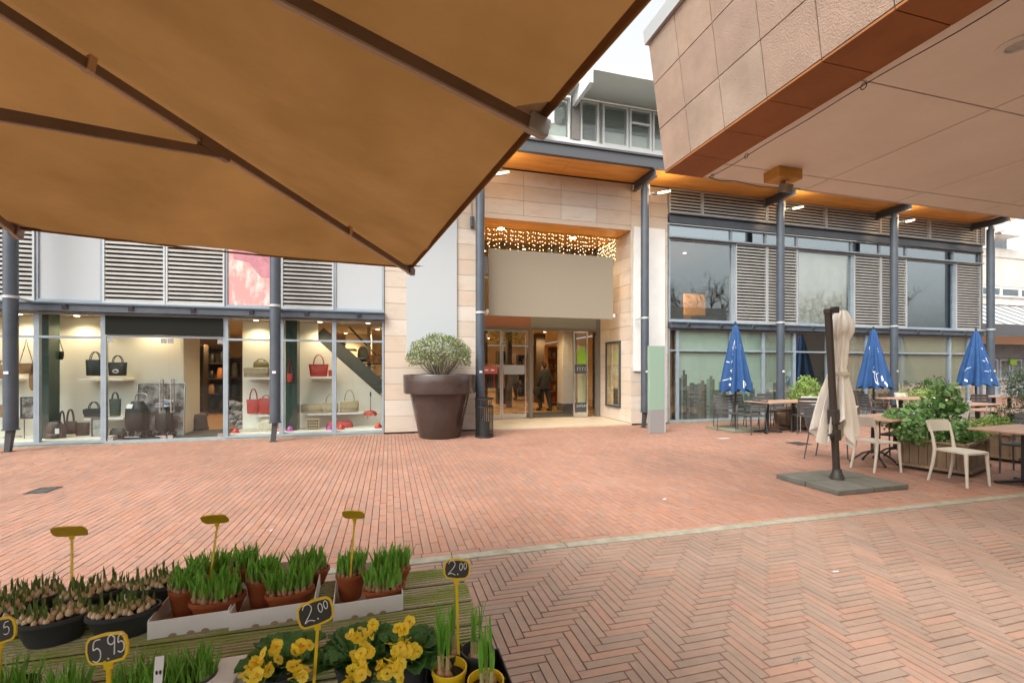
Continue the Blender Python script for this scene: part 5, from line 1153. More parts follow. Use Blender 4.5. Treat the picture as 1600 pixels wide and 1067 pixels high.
q = MB(); q.bar(mt_, mt_+Vector((.14,.02,.02)), .05, .06); q.tube([mt_+Vector((.14,.02,-.02)), mt_+Vector((.14,.02,.06))], .05, 12); q.build('arm', M['mastbrown'], CP, world=True)
NT, NZ = 120, 44; q = MB(); vs = []
ztop = mt_.z+.03; rdq = random.Random(9)
ctr = [(0,.15,.05),(.28,.13,.06),(.5,.11,.07),(1,.06,.09)]
def lerpk(tab, s, k):
    for a, b_ in zip(tab[:-1], tab[1:]):
        if s <= b_[0]: u = (s-a[0])/(b_[0]-a[0]); return a[k]+(b_[k]-a[k])*u
    return tab[-1][k]
rtab = [(0,.06),(.05,.10),(.12,.135),(.17,.15),(.22,.10),(.40,.095),(.485,.092),(.52,.10),(.70,.165),(.88,.205),(1,.235)]
for i in range(NZ+1):
    s = i/NZ
    for j in range(NT):
        th = 2*math.pi*j/NT; hemz = .52+.30*abs(((th*4/math.pi+.35) % 2)-1)+.07*math.sin(3*th+1)   # pointed hem
        zbot = hemz; z = ztop-(ztop-zbot)*s; r = lerpk(rtab, s, 1)
        fold = (.10+.24*min(1,s*1.2))*math.cos(11*th+1.3*math.sin(2*th)+.8*s)+.09*math.cos(5*th+2*s)
        if .40 < s < .5: fold *= .5
        if s < .18: fold += .25*max(0,math.cos(th-R(-20)))*math.sin(math.pi*s/.18)
        r *= 1+fold; vs.append((5.84+lerpk(ctr,s,1)+r*math.cos(th)*1.12, 4.74+lerpk(ctr,s,2)+r*math.sin(th)*.72, z))
q.add(vs, [(i*NT+j,i*NT+(j+1)%NT,(i+1)*NT+(j+1)%NT,(i+1)*NT+j) for i in range(NZ) for j in range(NT)]); q.add([vs[j] for j in range(NT)], [tuple(range(NT))])
cl = q.build('canopy', M['beigecloth'], CP, smooth=True, world=True)
q = MB(); zs_ = FZ(1303,584,4.75)
q.lathe([(.118,-.022),(.122,0),(.118,.022)], (5.84+.10,4.74+.045,zs_), 32, 1.18, 1.0, cap=False); q.build('strap', mat('strap_beige', (.50,.43,.34), .8), cl, world=True)
# ---------------------------------------------------------------- planters
def wooden_planter(c, ax, ay, h, label, bush, world_c=True):
    """c corner point nearest the camera, ax / ay the two edges from it"""
    t = thing('wooden_planter', label, 'planter', (c.x,c.y,0), group='wooden planters on the terrace'); q = MB(); ax = Vector((ax[0],ax[1],0)); ay = Vector((ay[0],ay[1],0)); up = Vector((0,0,1))
    def side(o, d, n_out):
        L = d.length; dn = d.normalized(); n = max(4, int(L/.105)); w_ = L/n
        for i in range(n):
            a = o+dn*(i*w_+.003); e = o+dn*((i+1)*w_-.003); q.add([a+up*.09,e+up*.09,e+up*(h-.03),a+up*(h-.03),a-n_out*.02+up*.09,e-n_out*.02+up*.09,e-n_out*.02+up*(h-.03),a-n_out*.02+up*(h-.03)], [(0,1,2,3),(5,4,7,6),(0,3,7,4),(1,5,6,2),(3,2,6,7),(0,4,5,1)])
    nx = -ay.normalized(); ny = -ax.normalized(); O = Vector((0,0,0))
    side(O, ax, nx); side(O, ay, ny); side(ay.copy(), ax, -nx); side(ax.copy(), ay, -ny); q.build('planks', M['wood'], t)
    q = MB()
    for a, b_, nn in ((O,ax,nx),(O,ay,ny),(ay,ax+ay,-nx),(ax,ax+ay,-ny)):
        q.bar(a+up*(h-.015)+nn*.008, b_+up*(h-.015)+nn*.008, .05, .03); q.bar(a+up*.07+nn*.025, b_+up*.07+nn*.025, .07, .035)
    for p in (O,ax,ay,ax+ay): q.bar(p*1.0+up*.09, p+up*(h-.03), .06, .06)
    q.build('frame', M['wood'], t); q = MB(); q.bar(ax*.5+ay*.04+up*.02, ax*.5+ay*.96+up*.02, ax.length*.86, .06); q.build('plinth', M['darkwood'], t)
    q = MB(); m_ = (ax+ay)/2; q.bar(ax*.5+ay*.05+up*(h-.08), ax*.5+ay*.95+up*(h-.08), ax.length*.9, .02); q.build('soil', M['soil'], t)
    bush(t, m_, h); return t
def blob(c, rx, ry, rz, hollow=.5):
    def f(rd):
        while 1:
            v = Vector((rd.gauss(0,1),rd.gauss(0,1),rd.gauss(0,1)))
            if v.length > .1: v.normalize(); break
        r = rd.uniform(hollow,1)**.6*(1+.16*math.sin(v.x*5+c[0]*9)*math.cos(v.y*4)+.12*math.sin(v.z*7+v.x*3)); return Vector((c[0]+v.x*rx*r, c[1]+v.y*ry*r, c[2]+v.z*rz*r)), v
    return f
def stems(t, c, ends, r=.008):
    q = MB()
    for e in ends: e = Vector(e); m_ = Vector(c).lerp(e,.5)+Vector((random.uniform(-.05,.05),random.uniform(-.05,.05),.03)); q.tube([c,m_,e], [r,r*.8,r*.4], 5)
    q.build('stems', M['twig'], t)
def bush_main(t, m_, h):
    rd = random.Random(61); q = MB()
    for c, rx, ry, rz, n in (((m_.x-.42,m_.y+.05,h+.12),.34,.30,.24,900),((m_.x-.05,m_.y-.12,h+.10),.40,.30,.22,900),((m_.x-.25,m_.y+.25,h+.26),.40,.30,.26,900)): leafcloud(q, int(n*.8), blob(c,rx,ry,rz,.45), (.045,.10), rd, .68, 1.2)
    for c, rx, n in (((m_.x+.02,m_.y+.1,h+.50),.24,120),((m_.x+.12,m_.y+.08,h+.68),.16,55),((m_.x+.02,m_.y+.12,h+.83),.10,28),((m_.x+.24,m_.y+.05,h+.74),.12,30),((m_.x+.36,m_.y+.05,h+.50),.13,45),((m_.x+.2,m_.y+.05,h+.42),.2,80)): leafcloud(q, n, blob(c,rx,rx,rx*.8,.2), (.07,.13), rd, .72, 1.0)
    q.build('foliage', M['leaf'], t); q = MB()
    leafcloud(q, 700, blob((m_.x+.28,m_.y-.10,h+.08),.30,.28,.18,.4), (.04,.08), rd, .4, .8); q.build('low_foliage', M['leafyel'], t)
    q = MB()
    for i in range(170):
        a = rd.uniform(-1.2,1.0); b_ = Vector((m_.x+.36+rd.uniform(-.08,.08), m_.y-.1+rd.uniform(-.12,.12), h-.02)); L = rd.uniform(.22,.42); p0 = b_; pts = []
        for k in range(6): u = k/5; pts.append(b_+Vector((math.cos(a)*L*u*.9, math.sin(a)*L*u*.9, L*(.9*u-1.15*u*u))))
        sd = Vector((-math.sin(a),math.cos(a),0))*.004; vs = []
        for k, p in enumerate(pts): w_ = 1-k/6; vs += [p-sd*w_, p+sd*w_]
        q.add(vs, [(2*k,2*k+1,2*k+3,2*k+2) for k in range(5)])
    q.build('grass_tuft', M['grassleaf'], t)
    stems(t, (m_.x,m_.y,h-.05), [(m_.x+.02,m_.y+.1,h+.8),(m_.x+.2,m_.y+.05,h+.75),(m_.x+.36,m_.y+.05,h+.5),(m_.x-.4,m_.y,h+.25),(m_.x-.2,m_.y+.2,h+.4)])
c = G(1510,745.6); wooden_planter(c, (.96,.30), (-.20,.72), .47, 'wooden planter with a lush green bush behind the nearest beige chair', bush_main)
def bush_yel(t, m_, h):
    rd = random.Random(62); q = MB()
    for c, rx, rz, n in (((m_.x-.1,m_.y,h+.25),.40,.28,700),((m_.x+.25,m_.y+.1,h+.45),.38,.30,500),((m_.x-.25,m_.y-.1,h+.5),.26,.26,260),((m_.x+.1,m_.y,h+.72),.22,.16,160)): leafcloud(q, n, blob(c,rx,rx*.8,rz,.3), (.05,.10), rd, .5, .9)
    q.build('foliage', M['leafyel'], t); stems(t, (m_.x,m_.y,h-.05), [(m_.x-.2,m_.y,h+.6),(m_.x+.2,m_.y+.1,h+.7),(m_.x+.35,m_.y,h+.5),(m_.x-.3,m_.y,h+.4)])
wooden_planter(Vector((10.25,9.18,0)), (1.05,.10), (-.08,.80), .50, 'wooden planter with a yellow green bush beside the left table', bush_yel)
def bush_low(t, m_, h):
    rd = random.Random(63); q = MB(); leafcloud(q, 900, blob((m_.x-.2,m_.y,h+.08),.42,.3,.18,.4), (.04,.08), rd, .4, 1); q.build('foliage', M['leafyel'], t)
    q = MB(); leafcloud(q, 1400, blob((m_.x+.25,m_.y,h+.22),.34,.3,.26,.4), (.02,.045), rd, .5, 1); q.build('dark_shrub', M['leafdark'], t)
wooden_planter(Vector((9.95,4.95,0)), (1.0,.20), (-.15,.70), .47, 'wooden planter with low greenery at the right edge', bush_low)
def shrub(x, y, rx, z0, z1, m_, n, size, label, seed):
    t = thing('potted_shrub', label, 'shrub', (x,y,0)); rd = random.Random(seed); q = MB(); q.lathe([(.18,0),(.24,.42),(.26,.42),(.26,.46),(.22,.46),(.2,.4)], n=20); q.build('pot', M['bowl'], t, smooth=True)
    q = MB(); leafcloud(q, n, blob((0,0,(z0+z1)/2),rx,rx,(z1-z0)/2,.3), size, rd, .5, .8); q.build('foliage', m_, t); stems(t, (0,0,.4), [(rd.uniform(-rx,rx)*.6,rd.uniform(-rx,rx)*.6,z1-.15) for _ in range(6)]); return t
p = AT(1600,600,12.5); shrub(p.x,p.y,.42,.5,1.65,M['leafdark'],2600,(.03,.07),'tall dark green shrub at the right edge of the terrace',71)
p = AT(1446,612,13.2); shrub(p.x,p.y,.55,.45,1.0,M['leafyel'],1100,(.04,.09),'low yellow green shrub behind the middle terrace table',72)
p = AT(1424,600,14.2); shrub(p.x+.9,p.y,.6,.45,1.25,M['leafdark'],1300,(.04,.09),'dim grey green shrub against the terrace window',73)
# menu rack / railings by the far door
RL = thing('railing', 'grey pipe railing in front of the white building at the far right', 'railing', (27.0,14.2,0))
q = MB()
for z in (.35,.7,1.05): q.tube([(-1.5,0,z),(2.6,0,z)], .025, 6)
for x_ in (-1.5,-.1,1.2,2.6): q.tube([(x_,0,0),(x_,0,1.1)], .03, 6)
q.build('pipes', M['frame'], RL)
# ================================================================ GOODS IN THE SHOP WINDOWS
LC = {k: mat('leather_'+k, c, .45, col2=tuple(v*.75 for v in c), scale=9) for k, c in dict(black=(.02,.019,.017), brown=(.075,.042,.028), tan=(.42,.22,.09), red=(.50,.045,.03), beige=(.50,.40,.25), olive=(.22,.18,.08), cream=(.58,.52,.40), grey=(.30,.32,.28), orange=(.55,.2,.05), purple=(.40,.05,.30), darkgreen=(.05,.07,.05)).items()}
def rloft(secs, n=20, e=3.2):
    """secs: (z, halfwidth, halfdepth, dx, dy)"""
    q = MB(); vs = []
    for z, a, b_, dx, dy in secs:
        for j in range(n):
            t = 2*math.pi*j/n; c, s = math.cos(t), math.sin(t); vs.append((dx+a*math.copysign(abs(c)**(2/e),c), dy+b_*math.copysign(abs(s)**(2/e),s), z))
    k = len(secs); fs = [(i*n+j,i*n+(j+1)%n,(i+1)*n+(j+1)%n,(i+1)*n+j) for i in range(k-1) for j in range(n)]
    return q.add(vs, fs+[tuple(range(n-1,-1,-1)), tuple((k-1)*n+j for j in range(n))])
def bag(px, py, wpx, hpx, col, style, label, Y=11.95, handle=None, strap_to=None, grp='bags in the shop windows'):
    x = FX(px,Y); z = FZ(px,py,Y); t_ = (px-800)/706; d = Y/(CY-SY*t_); sc_ = d/706; w_ = wpx*sc_*(.93 if px < 300 else 1); h_ = hpx*sc_
    t = thing('handbag' if style != 'backpack' else 'backpack', label, 'bag', (x,Y,z), 0, grp); m_ = LC[col]; dp = max(.05, min(.16, w_*.42))
    if style == 'tote': secs = [(0,w_*.40,dp*.5,0,0),(.02,w_*.43,dp*.55,0,0),(h_*.55,w_*.46,dp*.42,0,0),(h_*.93,w_*.5,dp*.22,0,0),(h_,w_*.495,dp*.16,0,0)]
    elif style == 'satchel': secs = [(0,w_*.47,dp*.5,0,0),(.012,w_*.49,dp*.55,0,0),(h_*.8,w_*.5,dp*.5,0,0),(h_*.96,w_*.47,dp*.38,0,0),(h_,w_*.42,dp*.25,0,0)]
    elif style == 'duffle': secs = [(0,w_*.40,dp*.3,0,0),(h_*.12,w_*.47,dp*.5,0,0),(h_*.5,w_*.5,dp*.6,0,0),(h_*.85,w_*.46,dp*.45,0,0),(h_,w_*.36,dp*.18,0,0)]
    elif style == 'backpack': secs = [(0,w_*.42,dp*.5,0,0),(.02,w_*.47,dp*.6,0,0),(h_*.5,w_*.5,dp*.62,0,0),(h_*.8,w_*.45,dp*.5,0,0),(h_*.95,w_*.32,dp*.35,0,0),(h_,w_*.18,dp*.2,0,0)]
    else: secs = [(0,w_*.3,dp*.3,0,0),(h_*.2,w_*.45,dp*.45,0,0),(h_*.6,w_*.5,dp*.4,0,0),(h_,w_*.48,dp*.25,0,0)]
    rloft(secs).build('body', m_, t, smooth=True)
    if style == 'satchel':
        q = MB(); q.add([(-w_*.48,-dp*.52,h_*.93),(w_*.48,-dp*.52,h_*.93),(w_*.44,-dp*.60,h_*.38),(0,-dp*.61,h_*.30),(-w_*.44,-dp*.60,h_*.38)], [(0,4,3,2,1)]); q.build('flap', m_, t)
    if style == 'backpack':
        q = rloft([(h_*.10,w_*.30,.02,0,-dp*.62),(h_*.14,w_*.33,.035,0,-dp*.62),(h_*.38,w_*.33,.035,0,-dp*.60),(h_*.43,w_*.28,.015,0,-dp*.58)]); q.build('front_pocket', m_, t, smooth=True)
    if handle:
        hh = handle*sc_
        for s in (-1,1):
            q = MB(); q.tube([(math.cos(a)*w_*.26, s*dp*.18, h_*.93+max(0,math.sin(a))*hh) for a in [math.pi*i/10 for i in range(11)]], .009, 6); q.build('handle', m_, t, smooth=True)
    if strap_to:
        zz = FZ(px,strap_to,Y)-z; q = MB(); q.tube([(-w_*.45,0,h_*.9),(-w_*.1,0,zz*.7+h_*.2),(0,0,zz),(w_*.1,0,zz*.7+h_*.2),(w_*.45,0,h_*.9)], .007, 5); q.build('strap', m_, t, smooth=True)
    return t
def shelf(px0, px1, py, label, Y=None):
    Ya, Yb = 11.80, DY-.003; z = FZ((px0+px1)/2, py, 11.8); x0, x1 = FX(px0,11.8), FX(px1,11.8); q = MB(); q.box(x0,x1,Ya,Yb,z-.045,z); tag(q.build('display_shelf', M['white'], bevel=.003), label, 'shelf', 'white shelves in the shop windows'); return z
shelf(-30,15,592,'white shelf at the left edge behind the leftmost column, upper one'); shelf(-30,15,653,'white shelf at the left edge behind the leftmost column, lower one')
shelf(122,193,592,'white shelf with two black totes, upper one left of the glass door'); shelf(130,193,653,'white shelf with small black bags, lower one left of the glass door')
shelf(382,428,590,'white shelf with beige bags left of the second column'); shelf(388,428,648,'white shelf with red totes left of the second column')
shelf(482,522,589,'white shelf with a red handbag and red box'); shelf(480,568,645,'long white shelf with beige handbags')
bag(93,562,12,13,'black','pouch','tiny black bag hung on a long strap in the left window',strap_to=528)
bag(149,587,27,25,'black','tote','black tote with round handles on the upper shelf, left of the mullion',11.95,14); bt = bag(184,587,27,21,'black','tote','black tote with a white oval badge on the upper shelf',11.95,12)
q = MB(); q.tube([(.05*math.cos(a),-.085,.10+.032*math.sin(a)) for a in [i*.42 for i in range(16)]], .012, 6); q.build('badge', M['print'], bt)
bag(147,651,27,13,'black','satchel','small black handbag on the lower shelf left of the mullion',11.95,11); bag(180,650,17,27,'darkgreen','tote','dark upright tote on the lower shelf right of the mullion',11.95,12)
bag(86,690,26,32,'brown','backpack','dark brown backpack on the floor of the left window',11.62); bg_ = bag(97,690,13,28,'black','tote','black bag with a paper tag next to the brown backpack',11.60,22)
q = MB(); q.box(-.07,-.0,-.09,-.085,.18,.29); q.build('paper_tag', M['card'], bg_)
bag(110,678,18,20,'brown','tote','brown bag behind the black bag with a paper tag',11.9,20); bag(129,687,20,27,'brown','tote','brown upright bag on the floor beside a small framed photo'); bag(184,688,22,19,'black','duffle','black bag on the floor by the glass door',11.9)
bag(41,584,21,17,'tan','satchel','tan saddle bag hung on a long strap behind the leftmost column',strap_to=528); bag(54,610,15,29,'tan','pouch','tan bucket bag hanging beside the window mullion at the left',strap_to=560)
bag(3,592,14,22,'tan','duffle','tan bag on the upper shelf at the left edge',11.95,8); bag(4,652,14,20,'tan','satchel','tan and white bag on the lower shelf at the left edge'); bag(20,691,26,11,'beige','duffle','flat beige bag on the floor behind the leftmost column')
bag(401,589,36,15,'beige','satchel','beige shoulder bag on the upper shelf left of the second column',11.9); bag(408,577,22,13,'olive','duffle','olive bag standing on the beige bag on the upper shelf',12.05,4)
bag(396,646,20,22,'red','tote','red handbag with a ring handle, left one on the shelf by the second column',11.9,18); bag(416,646,22,24,'red','tote','red tote right of the ring handled one, partly behind the second column',11.9,6)
bag(418,676,24,21,'cream','backpack','cream backpack at the foot of the window, left of the second column',11.7); bag(393,677,32,8,'cream','duffle','flat cream bag at the foot of the window left of the cream backpack',11.7)
bag(453,597,8,13,'red','pouch','tiny red pouch hung on a strap right of the second column',11.6,strap_to=560); bag(498,588,29,19,'red','tote','red handbag with a tall thin handle on the upper right shelf',11.95,16); bag(518,588,9,10,'red','satchel','small red box bag at the right end of the upper right shelf')
bag(488,644,34,13,'beige','satchel','wide beige clutch at the left end of the long shelf'); bag(516,644,24,15,'beige','satchel','beige shoulder bag in the middle of the long shelf',11.9,14); bag(546,643,28,17,'beige','satchel','beige handbag with a tall handle at the right end of the long shelf',11.95,18)
bag(531,674,40,17,'red','duffle','wide red bag at the foot of the window behind the red and purple ornaments',11.9)
bag(567,566,16,24,'grey','backpack','pale grey backpack on a shelf above the stairs',13.4,3); bag(580,566,10,11,'orange','tote','orange brown bag beside the grey backpack above the stairs',13.4,8); bag(594,566,10,12,'tan','tote','tan bag at the right end above the stairs',13.4,8)
q = MB(); q.box(FX(552,13.4),FX(606,13.4),13.25,13.6,FZ(575,567,13.4)-.04,FZ(575,567,13.4)); tag(q.build('display_shelf', M['darkwood']), 'dark shelf behind the stairs carrying a grey backpack', 'shelf')
q = MB(); q.box(FX(540,16),FX(615,16),16,16.1,.02,2.7); q.build('inner_wall', M['cream'], SH, world=True)
def heart(px, py, m_, label, Y=11.55):
    x, z = FX(px,Y), FZ(px,py,Y); q = rloft([(0,.05,.04,0,0),(.02,.085,.065,0,0),(.07,.092,.07,0,0),(.12,.07,.055,0,0),(.165,.04,.032,.004,0),(.185,.018,.016,.006,0)], 16, 2.2); o = q.build('cone_ornament', m_, smooth=True); o.location = (x,Y,z); tag(o, label, 'ornament', 'rounded cone ornaments in the shop windows')
RB = mat('red_glossy', (.55,.03,.02), .25); PB = mat('purple_glossy', (.42,.05,.36), .25)
heart(368,681,RB,'red cone ornament at the left foot of the window with red totes'); heart(436,680,RB,'red cone ornament half behind the second column'); heart(453,678,PB,'purple cone ornament just right of the second column'); heart(515,676,PB,'purple cone ornament beside the window mullion'); heart(533,675,RB,'red cone ornament in front of the wide red bag'); heart(591,672,RB,'red cone ornament in the right bottom corner of the window')
UM = thing('folding_umbrella', 'small red folding umbrella hung upside down with a black shaft', 'umbrella', (FX(579,11.9),11.9,FZ(579,650,11.9)))
q = MB(); n = 48; vs = []
for i, (r, z) in enumerate(((.012,.13),(.07,.14),(.14,.10),(.17,.045))):
    for j in range(n): t_ = 2*math.pi*j/n; vs.append((r*math.cos(t_), r*.8*math.sin(t_), z-(.035*abs(math.cos(4*t_)) if i == 3 else 0)))
q.add(vs, [(i*n+j,i*n+(j+1)%n,(i+1)*n+(j+1)%n,(i+1)*n+j) for i in range(3) for j in range(n)]); q.build('canopy', LC['red'], UM, smooth=True)
q = MB(); q.tube([(0,0,.13),(0,0,.62)], .008, 6); q.tube([(0,0,.5),(0,0,.6)], .018, 8); q.tube([(-.07,0,.08),(-.075,0,-.06)], .006, 5); q.build('shaft', M['black'], UM)
# patterned box, framed pictures
def framed(px, py, wpx, hpx, Y, label, m1, lean=0, fm='darkframe'):
    t_ = (px-800)/706; sc_ = Y/(CY-SY*t_)/706; t = thing('framed_picture', label, 'picture', (FX(px,Y),Y,FZ(px,py,Y))); w_, h_ = wpx*sc_/2*.93, hpx*sc_
    q = MB(); q.frame(-w_,w_,0,h_,-.015,.015,.022); q.build('frame', M[fm], t); q = MB(); q.box(-w_+.021,w_-.021,-.004,.006,.022,h_-.022); q.build('print', m1, t); t.rotation_euler = (R(-lean),0,0); return t
photo = mat('dark_photo', (.10,.07,.055), .35, col2=(.42,.40,.40), scale=5, detail=3, contrast=(.42,.6)); photo2 = mat('pale_photo', (.20,.22,.22), .4, col2=(.55,.55,.52), scale=7, detail=3)
framed(45,654,22,34,11.7,'framed photo on a thin stand behind the leftmost column',photo); framed(152,683,16,30,11.7,'small framed photo on the floor left of the glass door',photo2); framed(250,684,70,86,11.95,'large framed photo standing behind the shopping trolleys',photo,4,'chrome')
q = MB(); q.tube([(FX(38,11.7),11.7,.1),(FX(38,11.7),11.7,FZ(38,655,11.7))], .008, 6); tag(q.build('picture_stand', M['darkframe']), 'thin stand carrying the framed photo behind the leftmost column', 'stand')
t = thing('patterned_box', 'beige gift box with a brown window pattern at the foot of the window', 'box', (FX(490,11.7),11.7,FZ(490,673,11.7)))
q = MB(); q.box(-.14,.14,-.08,.08,0,.29); q.build('box', LC['beige'], t, bevel=.006); q = MB()
for i in range(5):
    for j in range(4): q.box(-.12+i*.05,-.085+i*.05,-.0835,-.0805,.02+j*.067,.067+j*.067)
q.build('pattern', LC['brown'], t)
# shopping trolleys and step stool
def trolley(px, py, label, handle=True, sc_=1.):
    Y = 11.85; t = thing('shopping_trolley', label, 'trolley', (FX(px,Y),Y,.03), R(-12), 'black shopping trolleys'); t.scale = (sc_,)*3
    rloft([(.15,.17,.12,0,0),(.18,.20,.14,0,0),(.45,.21,.15,0,0),(.60,.19,.14,-.01,0),(.72,.15,.11,.0,0),(.80,.10,.07,.02,0)], 22, 3).build('bag', LC['black'], t, smooth=True)
    rloft([(.62,.20,.155,0,0),(.70,.175,.13,0,0),(.745,.13,.10,.01,0)], 22, 3).build('flap', LC['black'], t, smooth=True)
    if handle:
        q = MB(); q.tube([(-.15,.12,.62),(-.12,.12,.90),(-.08,.12,.96),(.10,.12,.96),(.14,.12,.90),(.16,.12,.2),(.16,.12,.08)], .011, 7); q.build('handle', M['chrome'], t, smooth=True); q = MB(); q.mbox(Matrix.Translation((-.04,-.155,.70)) @ Matrix.Rotation(R(-22),4,'X'),.12,.004,.10); q.build('paper_tag', M['card'], t)
    q = MB(); q.tube([(-.18,-.14,.14),(-.18,-.14,.03),(.18,-.14,.03),(.18,-.14,.14)], .010, 6); q.build('frame', M['chrome'], t)
    for s in (-1,1):
        for y_ in (-.11,.10): q = MB(); q.tube([(s*.19-.02,y_,.07),(s*.19+.02,y_,.07)], .07, 14); w2 = q.build('wheel', M['black'], t); q = MB(); q.tube([(s*.19-.024,y_,.07),(s*.19+.024,y_,.07)], .028, 10); q.build('hub', M['spandrel'], w2)
    return t
trolley(214,685,'black shopping trolley bag with a chrome handle and paper tag behind the glass door'); trolley(257,684,'second black shopping trolley, with folded cloth on top, by the door handles',False,.82)
q = MB(); rd = random.Random(3)
for i in range(5): q.mbox(Matrix.Translation((FX(257,11.8)+rd.uniform(-.10,.12),11.8+rd.uniform(-.05,.05),.70+i*.035)) @ Matrix.Rotation(rd.uniform(-.5,.5),4,'Z') @ Matrix.Rotation(rd.uniform(-.25,.25),4,'Y'),.22,.16,.022)
tag(q.build('folded_cloth', mat('white_blue_cloth', (.66,.66,.70), .8, col2=(.25,.30,.48), scale=6), bevel=.008), 'folded white and blue cloths on top of the second trolley', 'cloth')
STL = thing('step_stool', 'dark round step stool inside the shop doorway', 'step stool', (FX(308,13.0),13.0,.02))
q = MB(); q.lathe([(.24,0),(.20,.38),(.19,.40),(.16,.40)], n=28); q.build('body', M['bowl'], STL, smooth=True); q = MB(); q.lathe([(.245,0),(.25,.03),(.245,.06)], n=28); q.build('rubber_ring', M['black'], STL); q = MB(); q.box(-.07,.07,-.228,-.20,.15,.30); q.build('opening', M['louvredark'], STL)
# crumpled heap
q = MB(); rd = random.Random(8)
for i in range(70):
    z = rd.uniform(.1,.72); w_ = .17*(1-.35*z); q.ball((FX(368,12.7)+rd.uniform(-w_,w_), 12.7+rd.uniform(-.15,.15), z), rd.uniform(.05,.10), rd.uniform(.05,.09), rd.uniform(.03,.07), 7, 4)
tag(q.build('crumpled_heap', mat('silver_paper', (.50,.50,.50), .5, col2=(.22,.22,.22), scale=14)), 'heap of silvery crumpled wrapping in the shop, left of the red totes', 'heap')
# ---- shelving with bags deep in the shop
def rack(x0, x1, y, h, n, label, seed, cols_, m_=None):
    t = thing('shelf_rack', label, 'shelf rack', ((x0+x1)/2,y,.02)); W = (x1-x0)/2; q = MB(); m_ = m_ or M['darkwood']
    q.box(-W,-W+.04,-.2,.2,0,h); q.box(W-.04,W,-.2,.2,0,h); q.box(-W+.04,W-.04,.16,.2,0,h); q.build('case', m_, t); rd = random.Random(seed)
    for i in range(n):
        z = .12+(h-.2)*i/(n-1); q = MB(); q.box(-W+.041,W-.041,-.2,.159,z,z+.03); q.build('shelf', m_, t)
    for i in range(n-1):
        z = .15+(h-.2)*i/(n-1)+.002; gap = (h-.2)/(n-1)-.06; x = -W+.14
        while x < W-.12:
            w_ = rd.uniform(.07,.13); hh = gap*rd.uniform(.5,.85); q = rloft([(0,w_*.8,.08,0,0),(.02,w_*.85,.09,0,0),(hh*.6,w_*.8,.07,0,0),(hh,w_*.6,.03,0,0)], 12); o = q.build('handbag', LC[rd.choice(cols_)], smooth=True); o.location = ((x0+x1)/2+x,y-.04,.02+z); tag(o, 'small bag on '+label.split(' on ')[0], 'bag', 'bags on '+label); x += w_*2+.05
rack(FX(286,16.6), FX(322,16.6), 16.6, 2.3, 5, 'dark shelf rack deep in the shop, left of the aisle', 1, ['black','brown','orange','tan','red','grey'])
rack(FX(324,17.6), FX(356,17.6), 17.6, 2.3, 5, 'dark shelf rack at the end of the shop aisle', 2, ['black','brown','tan','black','orange'])
rack(FX(359,14.6), FX(382,14.6), 14.6, 1.9, 4, 'dark shelf rack seen beside the display wall', 3, ['black','darkgreen','brown','grey'])
# ---------------------------------------------------------------- the passage beyond the doors
rack(FX(853,17.8), FX(873,17.8), 17.8, 2.5, 6, 'lit shelf rack of red shoes and boxes inside the entrance', 4, ['red','orange','tan','cream','red'], mat('amber_shelf', (.50,.28,.12), .5))
rack(FX(776,19), FX(792,19), 19, 2.3, 5, 'shelf rack behind the left sliding doors', 5, ['brown','red','tan','orange','black'])
rack(FX(808,24), FX(822,24), 24, 2.3, 5, 'far shelf rack at the end of the passage', 6, ['tan','cream','orange','grey'])
q = MB(); q.box(FX(838,19),FX(852,19),19,19.4,.04,3.1); q.build('dark_pier', M['darkwood'], EN, world=True)
q = MB(); q.box(FX(793,17),FX(800,17),17,17.3,.04,3.1); q.box(FX(776,16),FX(780,16),18,18.3,.04,3.1); q.build('dark_pier', M['darkwood'], EN, world=True)
q = MB(); q.box(FX(874,16.6),FX(880,16.6),16.6,16.63,.1,1.9); tag(q.build('info_board', mat('navy_board', (.03,.04,.07), .5)), 'dark narrow notice board beside the lit shelf rack', 'board')
HG = thing('hanging_greenery', 'band of yellow green hanging foliage inside behind the left sliding doors', 'foliage', (FX(798,16),16,2.9)); q = MB(); rd = random.Random(77)
leafcloud(q, 500, lambda r: (Vector((r.uniform(-.75,.55), r.uniform(-.15,.15), r.uniform(-.40,.15))), Vector((0,0,-1))), (.06,.13), rd, .4, .5); q.build('foliage', mat('lime_leaf', (.35,.42,.03), .5, island=[(.30,.40,.03),(.45,.48,.05),(.22,.32,.03)]), HG)
# garments on a rail
CR = thing('clothes_rail', 'rail of dark and red garments behind the left sliding doors', 'clothes rail', (FX(772,17.5),17.5,.04)); q = MB(); q.tube([(-.5,0,0),(-.5,0,1.7),(.5,0,1.7),(.5,0,0)], .015, 6); q.build('rail', M['chrome'], CR)
for i in range(9):
    rloft([(.75,.05,.16,-.42+i*.1,0),(1.2,.045,.18,-.42+i*.1,0),(1.55,.04,.20,-.42+i*.1,0),(1.66,.02,.06,-.42+i*.1,0)], 12).build('garment', LC[('red','black','brown','darkgreen','red','black','grey','brown','orange')[i]], CR, smooth=True)
